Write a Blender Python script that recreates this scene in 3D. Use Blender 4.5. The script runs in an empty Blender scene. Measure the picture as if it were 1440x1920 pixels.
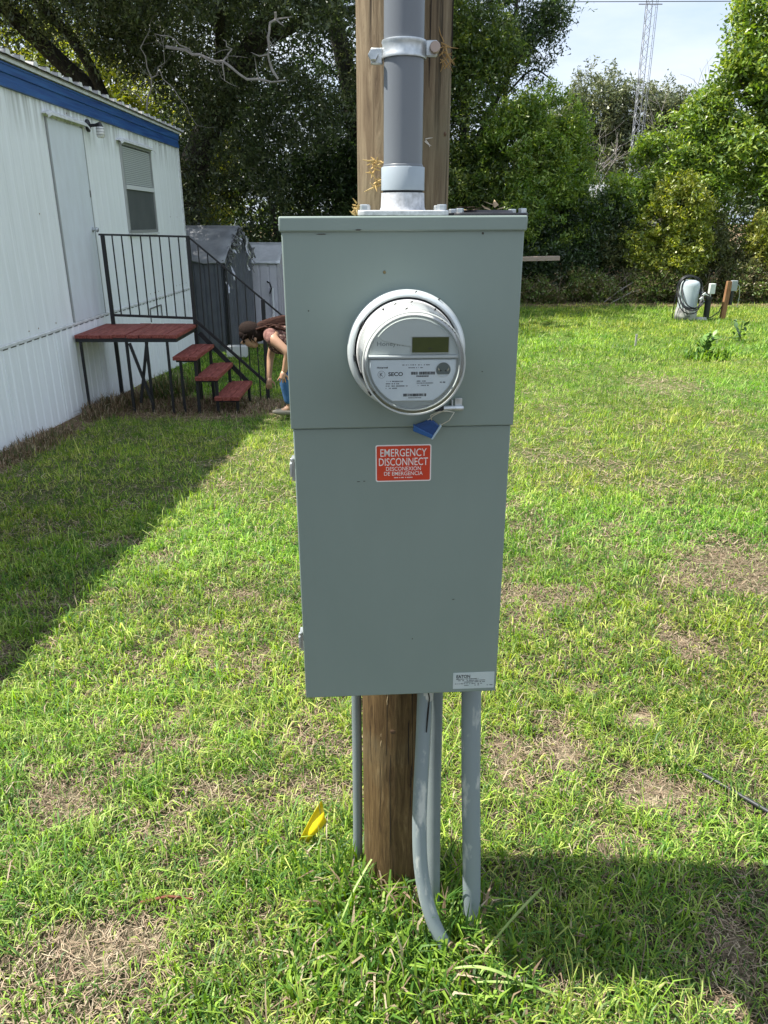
import bpy, bmesh, math, random
import numpy as np
from mathutils import Vector, Matrix, Euler
R = math.radians
random.seed(7); rng = np.random.default_rng(11)
scene = bpy.context.scene
C = scene.collection

# ------------------------------------------------------------------ camera, sky, sun, exposure
cam_d = bpy.data.cameras.new('camera'); cam = bpy.data.objects.new('camera', cam_d); C.objects.link(cam)
cam.location = (0, 0, 1.58); cam.rotation_euler = (R(90 - 20.96), 0, 0)
cam_d.sensor_fit = 'VERTICAL'; cam_d.sensor_height = 24.0; cam_d.lens = 24.0 * 1420 / 1920
cam_d.clip_start = 0.05; cam_d.clip_end = 2000
scene.camera = cam
SUN_TO = Vector((-0.60, 0.035, 1.0)).normalized()
sun_d = bpy.data.lights.new('sun', 'SUN'); sun = bpy.data.objects.new('sun', sun_d); C.objects.link(sun)
sun_d.energy = 3.7; sun_d.angle = R(0.53); sun_d.color = (1.0, 0.955, 0.88)
sun.rotation_euler = SUN_TO.to_track_quat('Z', 'Y').to_euler()
W = bpy.data.worlds.new('World'); scene.world = W; W.use_nodes = True
nt = W.node_tree; nt.nodes.clear()
wo = nt.nodes.new('ShaderNodeOutputWorld'); wb = nt.nodes.new('ShaderNodeBackground')
sk = nt.nodes.new('ShaderNodeTexSky'); sk.sky_type = 'NISHITA'; sk.sun_disc = False
sk.sun_elevation = math.asin(SUN_TO.z); sk.sun_rotation = R(-90 + 3); sk.air_density = 1.0; sk.dust_density = 1.0; sk.ozone_density = 1.2
tc = nt.nodes.new('ShaderNodeTexCoord'); mp = nt.nodes.new('ShaderNodeMapping'); mp.inputs['Scale'].default_value = (1.2, 1.2, 4.5)
nz = nt.nodes.new('ShaderNodeTexNoise'); nz.inputs['Scale'].default_value = 1.6; nz.inputs['Detail'].default_value = 7; nz.inputs['Roughness'].default_value = 0.55
cr = nt.nodes.new('ShaderNodeValToRGB'); cr.color_ramp.elements[0].position = 0.36; cr.color_ramp.elements[1].position = 0.66
mx = nt.nodes.new('ShaderNodeMix'); mx.data_type = 'RGBA'
mx2 = nt.nodes.new('ShaderNodeMix'); mx2.data_type = 'RGBA'; mx2.inputs[6].default_value = (1.45, 1.85, 2.45, 1); mx2.inputs[7].default_value = (2.6, 2.7, 2.9, 1)
mx.inputs[0].default_value = 0.93
nt.links.new(tc.outputs['Generated'], mp.inputs[0]); nt.links.new(mp.outputs[0], nz.inputs['Vector'])
nt.links.new(nz.outputs[0], cr.inputs[0])
nt.links.new(cr.outputs[0], mx2.inputs[0]); nt.links.new(mx2.outputs[2], mx.inputs[7])
nt.links.new(sk.outputs[0], mx.inputs[6]); nt.links.new(mx.outputs[2], wb.inputs[0]); nt.links.new(wb.outputs[0], wo.inputs[0])
wb.inputs[1].default_value = 0.15
vs = scene.view_settings; vs.view_transform = 'Standard'; vs.look = 'None'; vs.gamma = 1; vs.use_curve_mapping = False
vs.exposure = 1.47
scene.render.engine = 'CYCLES'
cy = scene.cycles; cy.use_denoising = True; cy.max_bounces = 8; cy.transparent_max_bounces = 12
cy.diffuse_bounces = 4; cy.glossy_bounces = 3; cy.transmission_bounces = 6

# ------------------------------------------------------------------ helpers
def link(o, parent=None):
    C.objects.link(o)
    if parent is not None: o.parent = parent
    return o
def tag(o, label=None, cat=None, group=None, kind=None):
    if label: o['label'] = label
    if cat: o['category'] = cat
    if group: o['group'] = group
    if kind: o['kind'] = kind
    return o
def thing(name, label, cat, loc=(0, 0, 0), rot=(0, 0, 0), group=None):
    o = bpy.data.objects.new(name, None); C.objects.link(o); o.empty_display_size = 0.1
    o.location = loc; o.rotation_euler = rot
    return tag(o, label, cat, group)

class MB:
    def __init__(s): s.v = []; s.f = []
    def add(s, vs_, fs_):
        b = len(s.v); s.v += [tuple(v) for v in vs_]; s.f += [tuple(b + i for i in f) for f in fs_]; return s
    def box(s, x0, x1, y0, y1, z0, z1, M=None):
        v = [Vector(p) for p in ((x0,y0,z0),(x1,y0,z0),(x1,y1,z0),(x0,y1,z0),(x0,y0,z1),(x1,y0,z1),(x1,y1,z1),(x0,y1,z1))]
        if M is not None: v = [M @ p for p in v]
        return s.add(v, [(0,3,2,1),(4,5,6,7),(0,1,5,4),(1,2,6,5),(2,3,7,6),(3,0,4,7)])
    def bar(s, a, b, w, h=None, up=(0,0,1)):
        a, b = Vector(a), Vector(b); h = h or w; d = (b - a); L = d.length; d.normalize()
        u = Vector(up)
        if abs(d.dot(u)) > 0.95: u = Vector((0, 1, 0))
        x = d.cross(u).normalized(); z = x.cross(d)
        M = Matrix((( x.x, d.x, z.x, a.x), (x.y, d.y, z.y, a.y), (x.z, d.z, z.z, a.z), (0,0,0,1)))
        return s.box(-w/2, w/2, 0, L, -h/2, h/2, M)
    def tube(s, pts, rad, seg=12, caps=True, jit=0.0):
        pts = [Vector(p) for p in pts]; n = len(pts)
        rs = rad if isinstance(rad, (list, tuple)) else [rad] * n
        rings = []; prev = None
        for i, p in enumerate(pts):
            t = (pts[min(i+1, n-1)] - pts[max(i-1, 0)]).normalized()
            if prev is None:
                u = Vector((1,0,0)) if abs(t.x) < 0.8 else Vector((0,1,0)); x = (u - t * u.dot(t)).normalized()
            else: x = (prev - t * prev.dot(t)).normalized()
            prev = x; y = t.cross(x)
            rings.append([p + (x*math.cos(a) + y*math.sin(a)) * rs[i] * (1 + (random.uniform(-jit, jit) if jit else 0)) for a in [2*math.pi*k/seg for k in range(seg)]])
        b = len(s.v)
        for r in rings: s.v += [tuple(q) for q in r]
        for i in range(n-1):
            for k in range(seg):
                k2 = (k+1) % seg
                s.f.append((b+i*seg+k, b+i*seg+k2, b+(i+1)*seg+k2, b+(i+1)*seg+k))
        if caps:
            s.f.append(tuple(b + k for k in range(seg))[::-1]); s.f.append(tuple(b+(n-1)*seg+k for k in range(seg)))
        return s
    def lathe(s, prof, axis='z', c=(0,0,0), seg=48, cap0=False, cap1=False):
        b = len(s.v); n = len(prof)
        for r, h in prof:
            for k in range(seg):
                a = 2*math.pi*k/seg; x, y = r*math.cos(a), r*math.sin(a)
                p = (x, y, h) if axis == 'z' else ((x, -h, y) if axis == 'y' else (h, x, y))
                s.v.append((p[0]+c[0], p[1]+c[1], p[2]+c[2]))
        for i in range(n-1):
            for k in range(seg):
                k2 = (k+1) % seg
                s.f.append((b+i*seg+k, b+i*seg+k2, b+(i+1)*seg+k2, b+(i+1)*seg+k))
        if cap0: s.f.append(tuple(b+k for k in range(seg))[::-1])
        if cap1: s.f.append(tuple(b+(n-1)*seg+k for k in range(seg)))
        return s
    def prism(s, poly, y0, y1):          # poly in x,z ; extruded along y
        n = len(poly); v = [(x, y0, z) for x, z in poly] + [(x, y1, z) for x, z in poly]
        f = [tuple(range(n)), tuple(range(2*n-1, n-1, -1))] + [(i, i+n, (i+1) % n + n, (i+1) % n) for i in range(n)]
        return s.add(v, f)
    def build(s, name, mat, parent=None, smooth=None, bevel=0, seg=2, fix=True):
        me = bpy.data.meshes.new(name); me.from_pydata(s.v, [], s.f)
        if fix:
            bm = bmesh.new(); bm.from_mesh(me); bmesh.ops.recalc_face_normals(bm, faces=bm.faces); bm.to_mesh(me); bm.free()
        me.materials.append(mat)
        if smooth is not None:
            me.polygons.foreach_set('use_smooth', [True]*len(me.polygons)); me.set_sharp_from_angle(angle=R(smooth))
        o = bpy.data.objects.new(name, me); link(o, parent)
        if bevel:
            m = o.modifiers.new('bevel', 'BEVEL'); m.width = bevel; m.segments = seg; m.limit_method = 'ANGLE'
            me.polygons.foreach_set('use_smooth', [True]*len(me.polygons)); m.harden_normals = False
            me.set_sharp_from_angle(angle=R(60))
        return o

def np_mesh(name, V, T, mat, col=None, parent=None, quads=False):
    k = T.shape[1]
    me = bpy.data.meshes.new(name)
    me.vertices.add(len(V)); me.vertices.foreach_set('co', V.astype(np.float32).ravel())
    me.loops.add(T.size); me.loops.foreach_set('vertex_index', T.astype(np.int32).ravel())
    me.polygons.add(len(T)); me.polygons.foreach_set('loop_start', np.arange(0, T.size, k, dtype=np.int32))
    me.update(calc_edges=True)
    if col is not None:
        a = me.color_attributes.new('Col', 'FLOAT_COLOR', 'POINT')
        a.data.foreach_set('color', np.concatenate([col, np.ones((len(col),1))], 1).astype(np.float32).ravel())
    me.materials.append(mat)
    o = bpy.data.objects.new(name, me); return link(o, parent)

def _hash(ix, iy, iz, seed):
    h = (ix.astype(np.int64)*374761393 + iy.astype(np.int64)*668265263 + iz.astype(np.int64)*2147483647 + seed*974634777) & 0xffffffff
    h = ((h ^ (h >> 13)) * 1274126177) & 0xffffffff
    h = h ^ (h >> 16)
    return (h & 0xffff) / 65535.0
def vnoise(x, y, z, seed=0):
    x0, y0, z0 = np.floor(x), np.floor(y), np.floor(z); fx, fy, fz = x-x0, y-y0, z-z0
    fx, fy, fz = fx*fx*(3-2*fx), fy*fy*(3-2*fy), fz*fz*(3-2*fz)
    def h(a, b, c): return _hash(x0+a, y0+b, z0+c, seed)
    l = lambda a, b, t: a + (b-a)*t
    return l(l(l(h(0,0,0),h(1,0,0),fx), l(h(0,1,0),h(1,1,0),fx), fy), l(l(h(0,0,1),h(1,0,1),fx), l(h(0,1,1),h(1,1,1),fx), fy), fz)
def fbm2(x, y, f, seed=0, o=3):
    x = np.asarray(x, float); y = np.asarray(y, float); s = 0; a = 1; t = 0
    for i in range(o):
        s = s + a*vnoise(x*f+13.7*i, y*f-7.1*i, np.zeros_like(x)+i*3.3, seed); t += a; a *= .5; f *= 2.1
    return s/t

# terrain height: flat to the right, falling gently along the trailer
def sstep(a, b, x):
    t = np.clip((x-a)/(b-a), 0, 1); return t*t*(3-2*t)
def ground_z(x, y):
    x = np.asarray(x, float); y = np.asarray(y, float)
    w = sstep(2.6, -1.3, x); d = np.clip(y-2, 0, 14)
    z = -0.053*d*w
    z = z + (fbm2(x, y, 0.9, 5, 2)-.5)*0.05*sstep(0.3, 2.5, np.abs(y-1.3)+np.abs(x)*.6)
    return z
def gz(x, y): return float(ground_z(np.array([x]), np.array([y]))[0])

# ------------------------------------------------------------------ materials
def nodes(name):
    m = bpy.data.materials.new(name); m.use_nodes = True; return m, m.node_tree.nodes, m.node_tree.links, m.node_tree.nodes['Principled BSDF']
def mat(name, col, rough=0.5, metal=0.0, col2=None, scale=8.0, stretch=(1,1,1), bump=0.0, bscale=None, lo=.35, hi=.65, coords='Object', detail=5, spec=0.5, coat=0, dist=0.002):
    m, N, L, b = nodes(name)
    b.inputs['Base Color'].default_value = (*col, 1); b.inputs['Roughness'].default_value = rough; b.inputs['Metallic'].default_value = metal
    b.inputs['Specular IOR Level'].default_value = spec; b.inputs['Coat Weight'].default_value = coat
    if col2 is not None or bump:
        t = N.new('ShaderNodeTexCoord'); mpn = N.new('ShaderNodeMapping'); mpn.inputs['Scale'].default_value = stretch
        L.new(t.outputs[coords], mpn.inputs[0])
    if col2 is not None:
        n = N.new('ShaderNodeTexNoise'); n.inputs['Scale'].default_value = scale; n.inputs['Detail'].default_value = detail; n.inputs['Roughness'].default_value = .6
        L.new(mpn.outputs[0], n.inputs['Vector'])
        r = N.new('ShaderNodeValToRGB'); r.color_ramp.elements[0].position = lo; r.color_ramp.elements[1].position = hi
        r.color_ramp.elements[0].color = (*col, 1); r.color_ramp.elements[1].color = (*col2, 1)
        L.new(n.outputs[0], r.inputs[0]); L.new(r.outputs[0], b.inputs['Base Color'])
    if bump:
        n2 = N.new('ShaderNodeTexNoise'); n2.inputs['Scale'].default_value = bscale or scale*3; n2.inputs['Detail'].default_value = 6
        L.new(mpn.outputs[0], n2.inputs['Vector'])
        bp = N.new('ShaderNodeBump'); bp.inputs['Strength'].default_value = bump; bp.inputs['Distance'].default_value = dist
        L.new(n2.outputs[0], bp.inputs['Height']); L.new(bp.outputs[0], b.inputs['Normal'])
    return m
def leaf_mat(name, trans=.4, gloss=.06, rough=.45):
    m, N, L, b = nodes(name); N.remove(b); out = N['Material Output']
    a = N.new('ShaderNodeAttribute'); a.attribute_name = 'Col'
    d = N.new('ShaderNodeBsdfDiffuse'); t = N.new('ShaderNodeBsdfTranslucent'); g = N.new('ShaderNodeBsdfGlossy'); g.inputs['Roughness'].default_value = rough
    hs = N.new('ShaderNodeHueSaturation'); hs.inputs['Saturation'].default_value = 1.15; hs.inputs['Value'].default_value = 1.3; hs.inputs['Hue'].default_value = .488
    L.new(a.outputs['Color'], d.inputs[0]); L.new(a.outputs['Color'], hs.inputs['Color']); L.new(hs.outputs[0], t.inputs[0])
    m1 = N.new('ShaderNodeMixShader'); m1.inputs[0].default_value = trans; L.new(d.outputs[0], m1.inputs[1]); L.new(t.outputs[0], m1.inputs[2])
    m2 = N.new('ShaderNodeMixShader'); m2.inputs[0].default_value = gloss; L.new(m1.outputs[0], m2.inputs[1]); L.new(g.outputs[0], m2.inputs[2])
    L.new(m2.outputs[0], out.inputs[0]); return m

M = {}
M['leaf'] = leaf_mat('leaf'); M['grass'] = leaf_mat('grass', .40, .022, .5)
M['straw'] = leaf_mat('straw', .2, .03)
M['box'] = mat('grey_enamel', (.202,.256,.226), .42, col2=(.232,.288,.256), scale=2.2, detail=9, stretch=(1,1,.4), bump=.05, bscale=250, dist=.0005)
M['lipedge'] = M['box']
M['galv'] = mat('galvanised_zinc', (.42,.45,.46), .42, .75, col2=(.62,.65,.66), scale=60, bump=.25, bscale=120, dist=.001)
M['cast'] = mat('cast_zinc', (.40,.41,.42), .6, .3, col2=(.62,.63,.65), scale=110, bump=.5, bscale=150, dist=.001)
M['pvc'] = mat('grey_pvc', (.135,.150,.170), .38, col2=(.17,.185,.20), scale=4, stretch=(1,1,.15), bump=.05, bscale=40)
M['pvcl'] = mat('pale_grey_pvc', (.30,.35,.385), .4, col2=(.36,.41,.445), scale=5)
M['pvcw'] = mat('weathered_grey_pvc', (.17,.205,.215), .5, col2=(.235,.27,.28), scale=9, stretch=(1,1,.3), bump=.15, bscale=60)
M['black'] = mat('black_plastic', (.012,.013,.014), .45)
M['darkgap'] = mat('dark_gap_and_clamp', (.02,.022,.025), .7)
M['iron'] = mat('black_painted_iron', (.014,.014,.016), .5, col2=(.05,.028,.02), scale=30, lo=.6, hi=.8)
M['white'] = mat('white_paint', (.78,.80,.80), .45, col2=(.70,.72,.72), scale=2)
M['concrete'] = mat('concrete', (.45,.44,.42), .85, col2=(.58,.57,.54), scale=20, bump=.3)

def ground_material():
    m, N, L, b = nodes('lawn_soil'); b.inputs['Roughness'].default_value = .95; b.inputs['Specular IOR Level'].default_value = .15
    t = N.new('ShaderNodeNewGeometry')
    def noise(s, d=6, ro=.6):
        n = N.new('ShaderNodeTexNoise'); n.inputs['Scale'].default_value = s; n.inputs['Detail'].default_value = d; n.inputs['Roughness'].default_value = ro
        L.new(t.outputs['Position'], n.inputs['Vector']); return n
    def ramp(src, stops):
        r = N.new('ShaderNodeValToRGB'); e = r.color_ramp.elements
        e[0].position, e[0].color = stops[0][0], (*stops[0][1], 1); e[1].position, e[1].color = stops[-1][0], (*stops[-1][1], 1)
        for p, c in stops[1:-1]: q = e.new(p); q.color = (*c, 1)
        L.new(src, r.inputs[0]); return r
    a = ramp(noise(55, 8, .75).outputs[0], [(.36,(.018,.016,.008)),(.48,(.050,.050,.024)),(.60,(.16,.125,.085)),(.74,(.32,.25,.175))])
    far = ramp(noise(22, 8, .8).outputs[0], [(.35,(.045,.085,.014)),(.55,(.11,.17,.03)),(.7,(.20,.21,.07))])
    sx = N.new('ShaderNodeSeparateXYZ'); L.new(t.outputs['Position'], sx.inputs[0])
    mr = N.new('ShaderNodeMapRange'); mr.inputs[1].default_value = 3.0; mr.inputs[2].default_value = 9.0; L.new(sx.outputs[1], mr.inputs[0])
    at = N.new('ShaderNodeAttribute'); at.attribute_name = 'Col'
    sand = N.new('ShaderNodeMix'); sand.data_type = 'RGBA'; sand.inputs[7].default_value = (.58,.48,.32,1)
    sm = ramp(noise(30, 6, .7).outputs[0], [(.35,(0,0,0)),(.6,(1,1,1))])
    mm = N.new('ShaderNodeMath'); mm.operation = 'MULTIPLY'; sa = N.new('ShaderNodeSeparateColor'); L.new(at.outputs['Color'], sa.inputs[0])
    L.new(sa.outputs[0], mm.inputs[0]); L.new(sm.outputs[0], mm.inputs[1])
    x = N.new('ShaderNodeMix'); x.data_type = 'RGBA'; L.new(mr.outputs[0], x.inputs[0]); L.new(a.outputs[0], x.inputs[6]); L.new(far.outputs[0], x.inputs[7])
    # thatch (green channel) keeps its brown at any distance
    th = N.new('ShaderNodeMix'); th.data_type = 'RGBA'; L.new(sa.outputs[1], th.inputs[0]); L.new(x.outputs[2], th.inputs[6])
    thc = ramp(noise(40, 8, .75).outputs[0], [(.35,(.06,.035,.02)),(.5,(.17,.105,.065)),(.68,(.34,.25,.16))]); L.new(thc.outputs[0], th.inputs[7])
    L.new(mm.outputs[0], sand.inputs[0]); L.new(th.outputs[2], sand.inputs[6]); L.new(sand.outputs[2], b.inputs['Base Color'])
    bp = N.new('ShaderNodeBump'); bp.inputs['Strength'].default_value = .9; bp.inputs['Distance'].default_value = .02
    L.new(noise(60, 8, .7).outputs[0], bp.inputs['Height']); L.new(bp.outputs[0], b.inputs['Normal'])
    return m
M['soil'] = ground_material()

def wood_pole_mat():
    m, N, L, b = nodes('weathered_pole_wood'); b.inputs['Roughness'].default_value = .8; b.inputs['Specular IOR Level'].default_value = .25
    t = N.new('ShaderNodeTexCoord'); mpn = N.new('ShaderNodeMapping'); mpn.inputs['Scale'].default_value = (46, 46, 4.2); L.new(t.outputs['Object'], mpn.inputs[0])
    n = N.new('ShaderNodeTexNoise'); n.inputs['Scale'].default_value = 1.6; n.inputs['Detail'].default_value = 9; n.inputs['Roughness'].default_value = .68; n.inputs['Distortion'].default_value = 1.1
    L.new(mpn.outputs[0], n.inputs['Vector'])
    def ramp(src, stops):
        r = N.new('ShaderNodeValToRGB'); e = r.color_ramp.elements
        e[0].position, e[0].color = stops[0][0], (*stops[0][1], 1); e[1].position, e[1].color = stops[-1][0], (*stops[-1][1], 1)
        for p, c in stops[1:-1]: q = e.new(p); q.color = (*c, 1)
        L.new(src, r.inputs[0]); return r
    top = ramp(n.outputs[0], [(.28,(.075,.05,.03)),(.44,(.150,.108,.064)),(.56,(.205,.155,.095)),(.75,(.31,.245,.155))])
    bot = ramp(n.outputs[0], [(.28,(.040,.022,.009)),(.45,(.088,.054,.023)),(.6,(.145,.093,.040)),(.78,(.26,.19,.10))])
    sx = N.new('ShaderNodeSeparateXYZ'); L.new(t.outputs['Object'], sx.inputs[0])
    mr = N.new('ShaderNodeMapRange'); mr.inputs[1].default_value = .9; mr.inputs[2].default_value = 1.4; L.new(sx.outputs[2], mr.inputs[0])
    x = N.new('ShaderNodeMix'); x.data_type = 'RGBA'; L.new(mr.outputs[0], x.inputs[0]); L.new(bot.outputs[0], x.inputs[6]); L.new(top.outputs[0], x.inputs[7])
    # long checks
    mp2 = N.new('ShaderNodeMapping'); mp2.inputs['Scale'].default_value = (60, 60, 1.3); L.new(t.outputs['Object'], mp2.inputs[0])
    n2 = N.new('ShaderNodeTexNoise'); n2.inputs['Scale'].default_value = 1.5; n2.inputs['Detail'].default_value = 4; L.new(mp2.outputs[0], n2.inputs['Vector'])
    ck = ramp(n2.outputs[0], [(.30,(.12,.12,.12)),(.37,(1,1,1))])
    mu = N.new('ShaderNodeMix'); mu.data_type = 'RGBA'; mu.blend_type = 'MULTIPLY'; mu.inputs[0].default_value = .85
    L.new(x.outputs[2], mu.inputs[6]); L.new(ck.outputs[0], mu.inputs[7])
    # broad blotches: grey-green lichen / damp stains
    n3 = N.new('ShaderNodeTexNoise'); n3.inputs['Scale'].default_value = 5; n3.inputs['Detail'].default_value = 5; L.new(t.outputs['Object'], n3.inputs['Vector'])
    bl = ramp(n3.outputs[0], [(.5,(0,0,0)),(.7,(.55,.55,.55))]); mg = N.new('ShaderNodeMix'); mg.data_type = 'RGBA'; mg.inputs[7].default_value = (.17,.15,.09,1)
    L.new(bl.outputs[0], mg.inputs[0]); L.new(mu.outputs[2], mg.inputs[6]); L.new(mg.outputs[2], b.inputs['Base Color'])
    ad = N.new('ShaderNodeMath'); ad.operation = 'ADD'; L.new(n.outputs[0], ad.inputs[0]); L.new(ck.outputs[0], ad.inputs[1])
    bp = N.new('ShaderNodeBump'); bp.inputs['Strength'].default_value = .8; bp.inputs['Distance'].default_value = .004
    L.new(ad.outputs[0], bp.inputs['Height']); L.new(bp.outputs[0], b.inputs['Normal'])
    return m
M['pole'] = wood_pole_mat()

# ------------------------------------------------------------------ ground sheet
# bare / sandy / thatch patches (x, y, rx, ry, sand, strength), measured on the lawn
PATCH = [(1.71,3.39,.26,.34,.1,1),(-.66,1.28,.173,.083,.4,1),(-.64,1.24,.048,.024,1,.9),(.58,1.98,.085,.105,.9,.9),(.87,2.16,.073,.066,1,.9),(.8,1.79,.142,.09,.5,.9),(-.71,2.19,.065,.046,.9,.8),
         (.39,1.97,.067,.155,.4,.8),(2.9,7.86,.389,.5,.1,.85),(-.94,1.77,.172,.099,.2,.85),(1.2,2.63,.096,.103,.1,.9),(.28,1.17,.13,.065,.25,.9),(.82,1.27,.062,.137,.4,.9),(.63,1.62,.088,.077,.3,.6),
         (-.62,1.64,.103,.049,.2,.7),(-.79,1.91,.082,.061,.1,.7),(-.57,2.48,.081,.052,.1,.6),(1.53,3.27,.204,.175,.1,.8),(.85,3.88,.147,.156,.1,.5),(1.73,4.55,.17,.186,.1,.6),(.77,2.34,.078,.05,.3,.6),
         (-1.96,4.04,.122,.101,0,.6),(-1.17,3.62,.111,.084,.1,.7),(1.29,3.96,.12,.114,.1,.6),(-.65,2.81,.09,.054,.1,.5),(.8,1.77,.078,.033,.9,.7),(-.32,4.21,.095,.09,.1,.6)]
def patch_fields(x, y):
    bare = np.zeros_like(x); sand = np.zeros_like(x)
    wob = (fbm2(x, y, 9, 21, 3)-.5)*1.3
    for (cx, cy_, rx, ry, sd, st) in PATCH:
        d = np.sqrt(((x-cx)/rx)**2 + ((y-cy_)/ry)**2) + wob
        k = sstep(1.35, .55, d)*st
        bare = np.maximum(bare, k); sand = np.maximum(sand, sstep(.9, .2, d)*sd)
    n = fbm2(x, y, 2.6, 33, 4); bare = np.maximum(bare, sstep(.60, .74, n)*.7*sstep(9, 5, y))
    n2 = fbm2(x, y, 8.5, 37, 3); bare = np.maximum(bare, sstep(.58, .74, n2)*.7*sstep(6, 3.0, y))
    # trodden thatch under the steps and along the trailer base
    th = sstep(1.25, .7, np.sqrt(((x+2.0)/1.35)**2 + ((y-8.25)/.75)**2) + wob*.35)
    th = np.maximum(th, sstep(-2.75, -3.0, x + wob*.18)*sstep(4.0, 5.0, y)*sstep(12, 9, y))
    th = np.maximum(th, sstep(15.0, 16.2, y + wob*.25)*.9)
    return bare, sand, th
def build_ground():
    xs = np.unique(np.concatenate([np.linspace(-400,-30,12), np.linspace(-30,-6,16), np.linspace(-6,-2,50), np.linspace(-2,2.4,180), np.linspace(2.4,9,70), np.linspace(9,30,16), np.linspace(30,400,12)]))
    ys = np.unique(np.concatenate([np.linspace(-60,0,16), np.linspace(0,.9,10), np.linspace(.9,4,150), np.linspace(4,20,130), np.linspace(20,60,14), np.linspace(60,600,14)]))
    X, Y = np.meshgrid(xs, ys, indexing='ij'); x = X.ravel(); y = Y.ravel()
    bare, sand, th = patch_fields(x, y)
    near = sstep(6, 3, y)*sstep(0, .8, y)
    z = ground_z(x, y) + near*((fbm2(x, y, 11, 3, 3)-.5)*.022) - .006*bare
    nx, ny = len(xs), len(ys)
    i = np.arange(nx-1)[:, None]*ny + np.arange(ny-1)[None, :]
    T = np.stack([i, i+ny, i+ny+1, i+1], -1).reshape(-1, 4)
    o = np_mesh('lawn_ground', np.stack([x, y, z], 1), T, M['soil'], np.stack([sand, th, bare], 1))
    o.data.polygons.foreach_set('use_smooth', [True]*len(o.data.polygons))
    return tag(o, 'uneven lawn soil with tan thatch and sandy bare patches', kind='structure')
build_ground()

# ------------------------------------------------------------------ grass
def visible(x, y, pad=1.06):
    # inside the wedge a camera near the photograph's can see
    return (np.abs(x) < (y*.56 + .25)*pad) & (y > .85)
def blades(name, x, y, h, w, lean, colr, mat_, label, segs=2, curl=None, lay=None):
    n = len(x); z = ground_z(x, y) - .004
    az = rng.uniform(0, 2*np.pi, n); side = np.stack([np.cos(az), np.sin(az), np.zeros(n)], 1)
    fa = az + np.pi/2 + rng.uniform(-.5, .5, n); fwd = np.stack([np.cos(fa), np.sin(fa), np.zeros(n)], 1)
    P = np.stack([x, y, z], 1); up = np.array([0, 0, 1.])
    l = lean[:, None]; hh = h[:, None]; ww = w[:, None]*.5*side
    if segs == 2:
        mid = P + up*hh*(.62 - .25*l) + fwd*hh*l*.38
        tip = P + up*hh*np.clip(1.0 - .95*l, .04, 1) + fwd*hh*(l*.95 + .05)
        V = np.stack([P-ww*.7, P+ww*.7, mid-ww, mid+ww, tip], 1).reshape(-1, 3)
        b = (np.arange(n)*5)[:, None]
        T = np.concatenate([b + np.array([[0,1,3]]), b + np.array([[0,3,2]]), b + np.array([[2,3,4]])], 0)
        col = np.repeat(colr, 5, 0); shade = np.tile(np.array([.8,.8,1.,1.,1.08]), n)[:, None]
    else:
        tip = P + up*hh*np.clip(1.0-.8*l, .1, 1) + fwd*hh*l*.9
        V = np.stack([P-ww, P+ww, tip], 1).reshape(-1, 3)
        T = (np.arange(n)*3)[:, None] + np.array([[0,1,2]])
        col = np.repeat(colr, 3, 0); shade = 1
    o = np_mesh(name, V, T, mat_, col)
    return tag(o, label, 'grass', kind='stuff')
GREEN = np.array([[.180,.325,.036],[.280,.430,.060],[.115,.240,.036],[.40,.50,.13],[.070,.165,.030]])
STRAW = np.array([[.46,.36,.24],[.36,.26,.175],[.56,.47,.32],[.26,.185,.125]])
def sample(y0, y1, dens, k=0):
    wmax = (y1*.56+.25)*1.08; n = int((y1-y0)*2*wmax*dens)
    x = rng.uniform(-wmax, wmax, n); y = rng.uniform(y0, y1, n); m = visible(x, y); return x[m], y[m]
def keep_ok(x, y):
    ok = ~((x < -3.19) & (y > -5) & (y < 13)) & (np.hypot(x-.034, y-1.48) > .086) & (y < 17.5)
    return ok
def grass_zone(y0, y1, dens, hmean, wmean, segs, tuft_r, nm, label):
    # tufts: centres with several blades each
    per = 9
    cx, cyy = sample(y0, y1, dens/per)
    n = len(cx)*per
    tx = np.repeat(cx, per); ty = np.repeat(cyy, per)
    x = tx + rng.normal(0, tuft_r, n); y = ty + rng.normal(0, tuft_r, n)
    bare, sand, th = patch_fields(x, y)
    clump = fbm2(x, y, 5.5, 51, 3); lush = fbm2(x, y, 1.3, 55, 2)
    keep = (rng.random(n) > np.clip(bare*.76 + sand*.35 + th*.78, 0, .985)) & (rng.random(n) < .50 + 1.5*sstep(.28, .58, clump)) & keep_ok(x, y)
    x, y, bare, th, clump, lush = x[keep], y[keep], bare[keep], th[keep], clump[keep], lush[keep]; tid = np.repeat(np.arange(len(cx)), per)[keep]
    n = len(x)
    th_r = rng.uniform(.45, 1.6, len(cx))[tid]
    h = hmean*rng.gamma(7, 1/7., n)*th_r*(.65 + .8*clump)*(1-.45*bare)
    wv = wmean*rng.uniform(.6, 1.35, n)
    lean = np.clip(rng.beta(2.2, 1.8, n) + .1, .05, 1.0)
    tc_ = rng.integers(0, 5, len(cx))[tid]; c = GREEN[tc_].copy()
    c = c*(.55+.9*lush*.6+.36*clump)[:, None]; c[:, 0] *= (.78 + .5*fbm2(x, y, .8, 71, 2)); 
    c *= rng.uniform(.55, 1.4, n)[:, None]
    pd = .05 + .34*bare + .55*th
    dead = rng.random(n) < pd
    c[dead] = STRAW[rng.integers(0, 4, dead.sum())]*rng.uniform(.7, 1.1, dead.sum())[:, None]
    lean[dead] = np.clip(lean[dead]+.3, 0, 1)
    return blades(nm, x, y, h, wv, lean, c, M['grass'], label, segs)
grass_zone(.86, 2.3, 23000, .050, .0031, 2, .016, 'lawn_grass', 'bright green blades of lawn grass nearest the post')
grass_zone(2.3, 4.6, 14000, .047, .0040, 2, .020, 'lawn_grass', 'bright green lawn grass in the middle of the yard')
grass_zone(4.6, 9.0, 6500, .048, .0068, 1, .03, 'lawn_grass', 'green lawn grass reaching to the steps')
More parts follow.
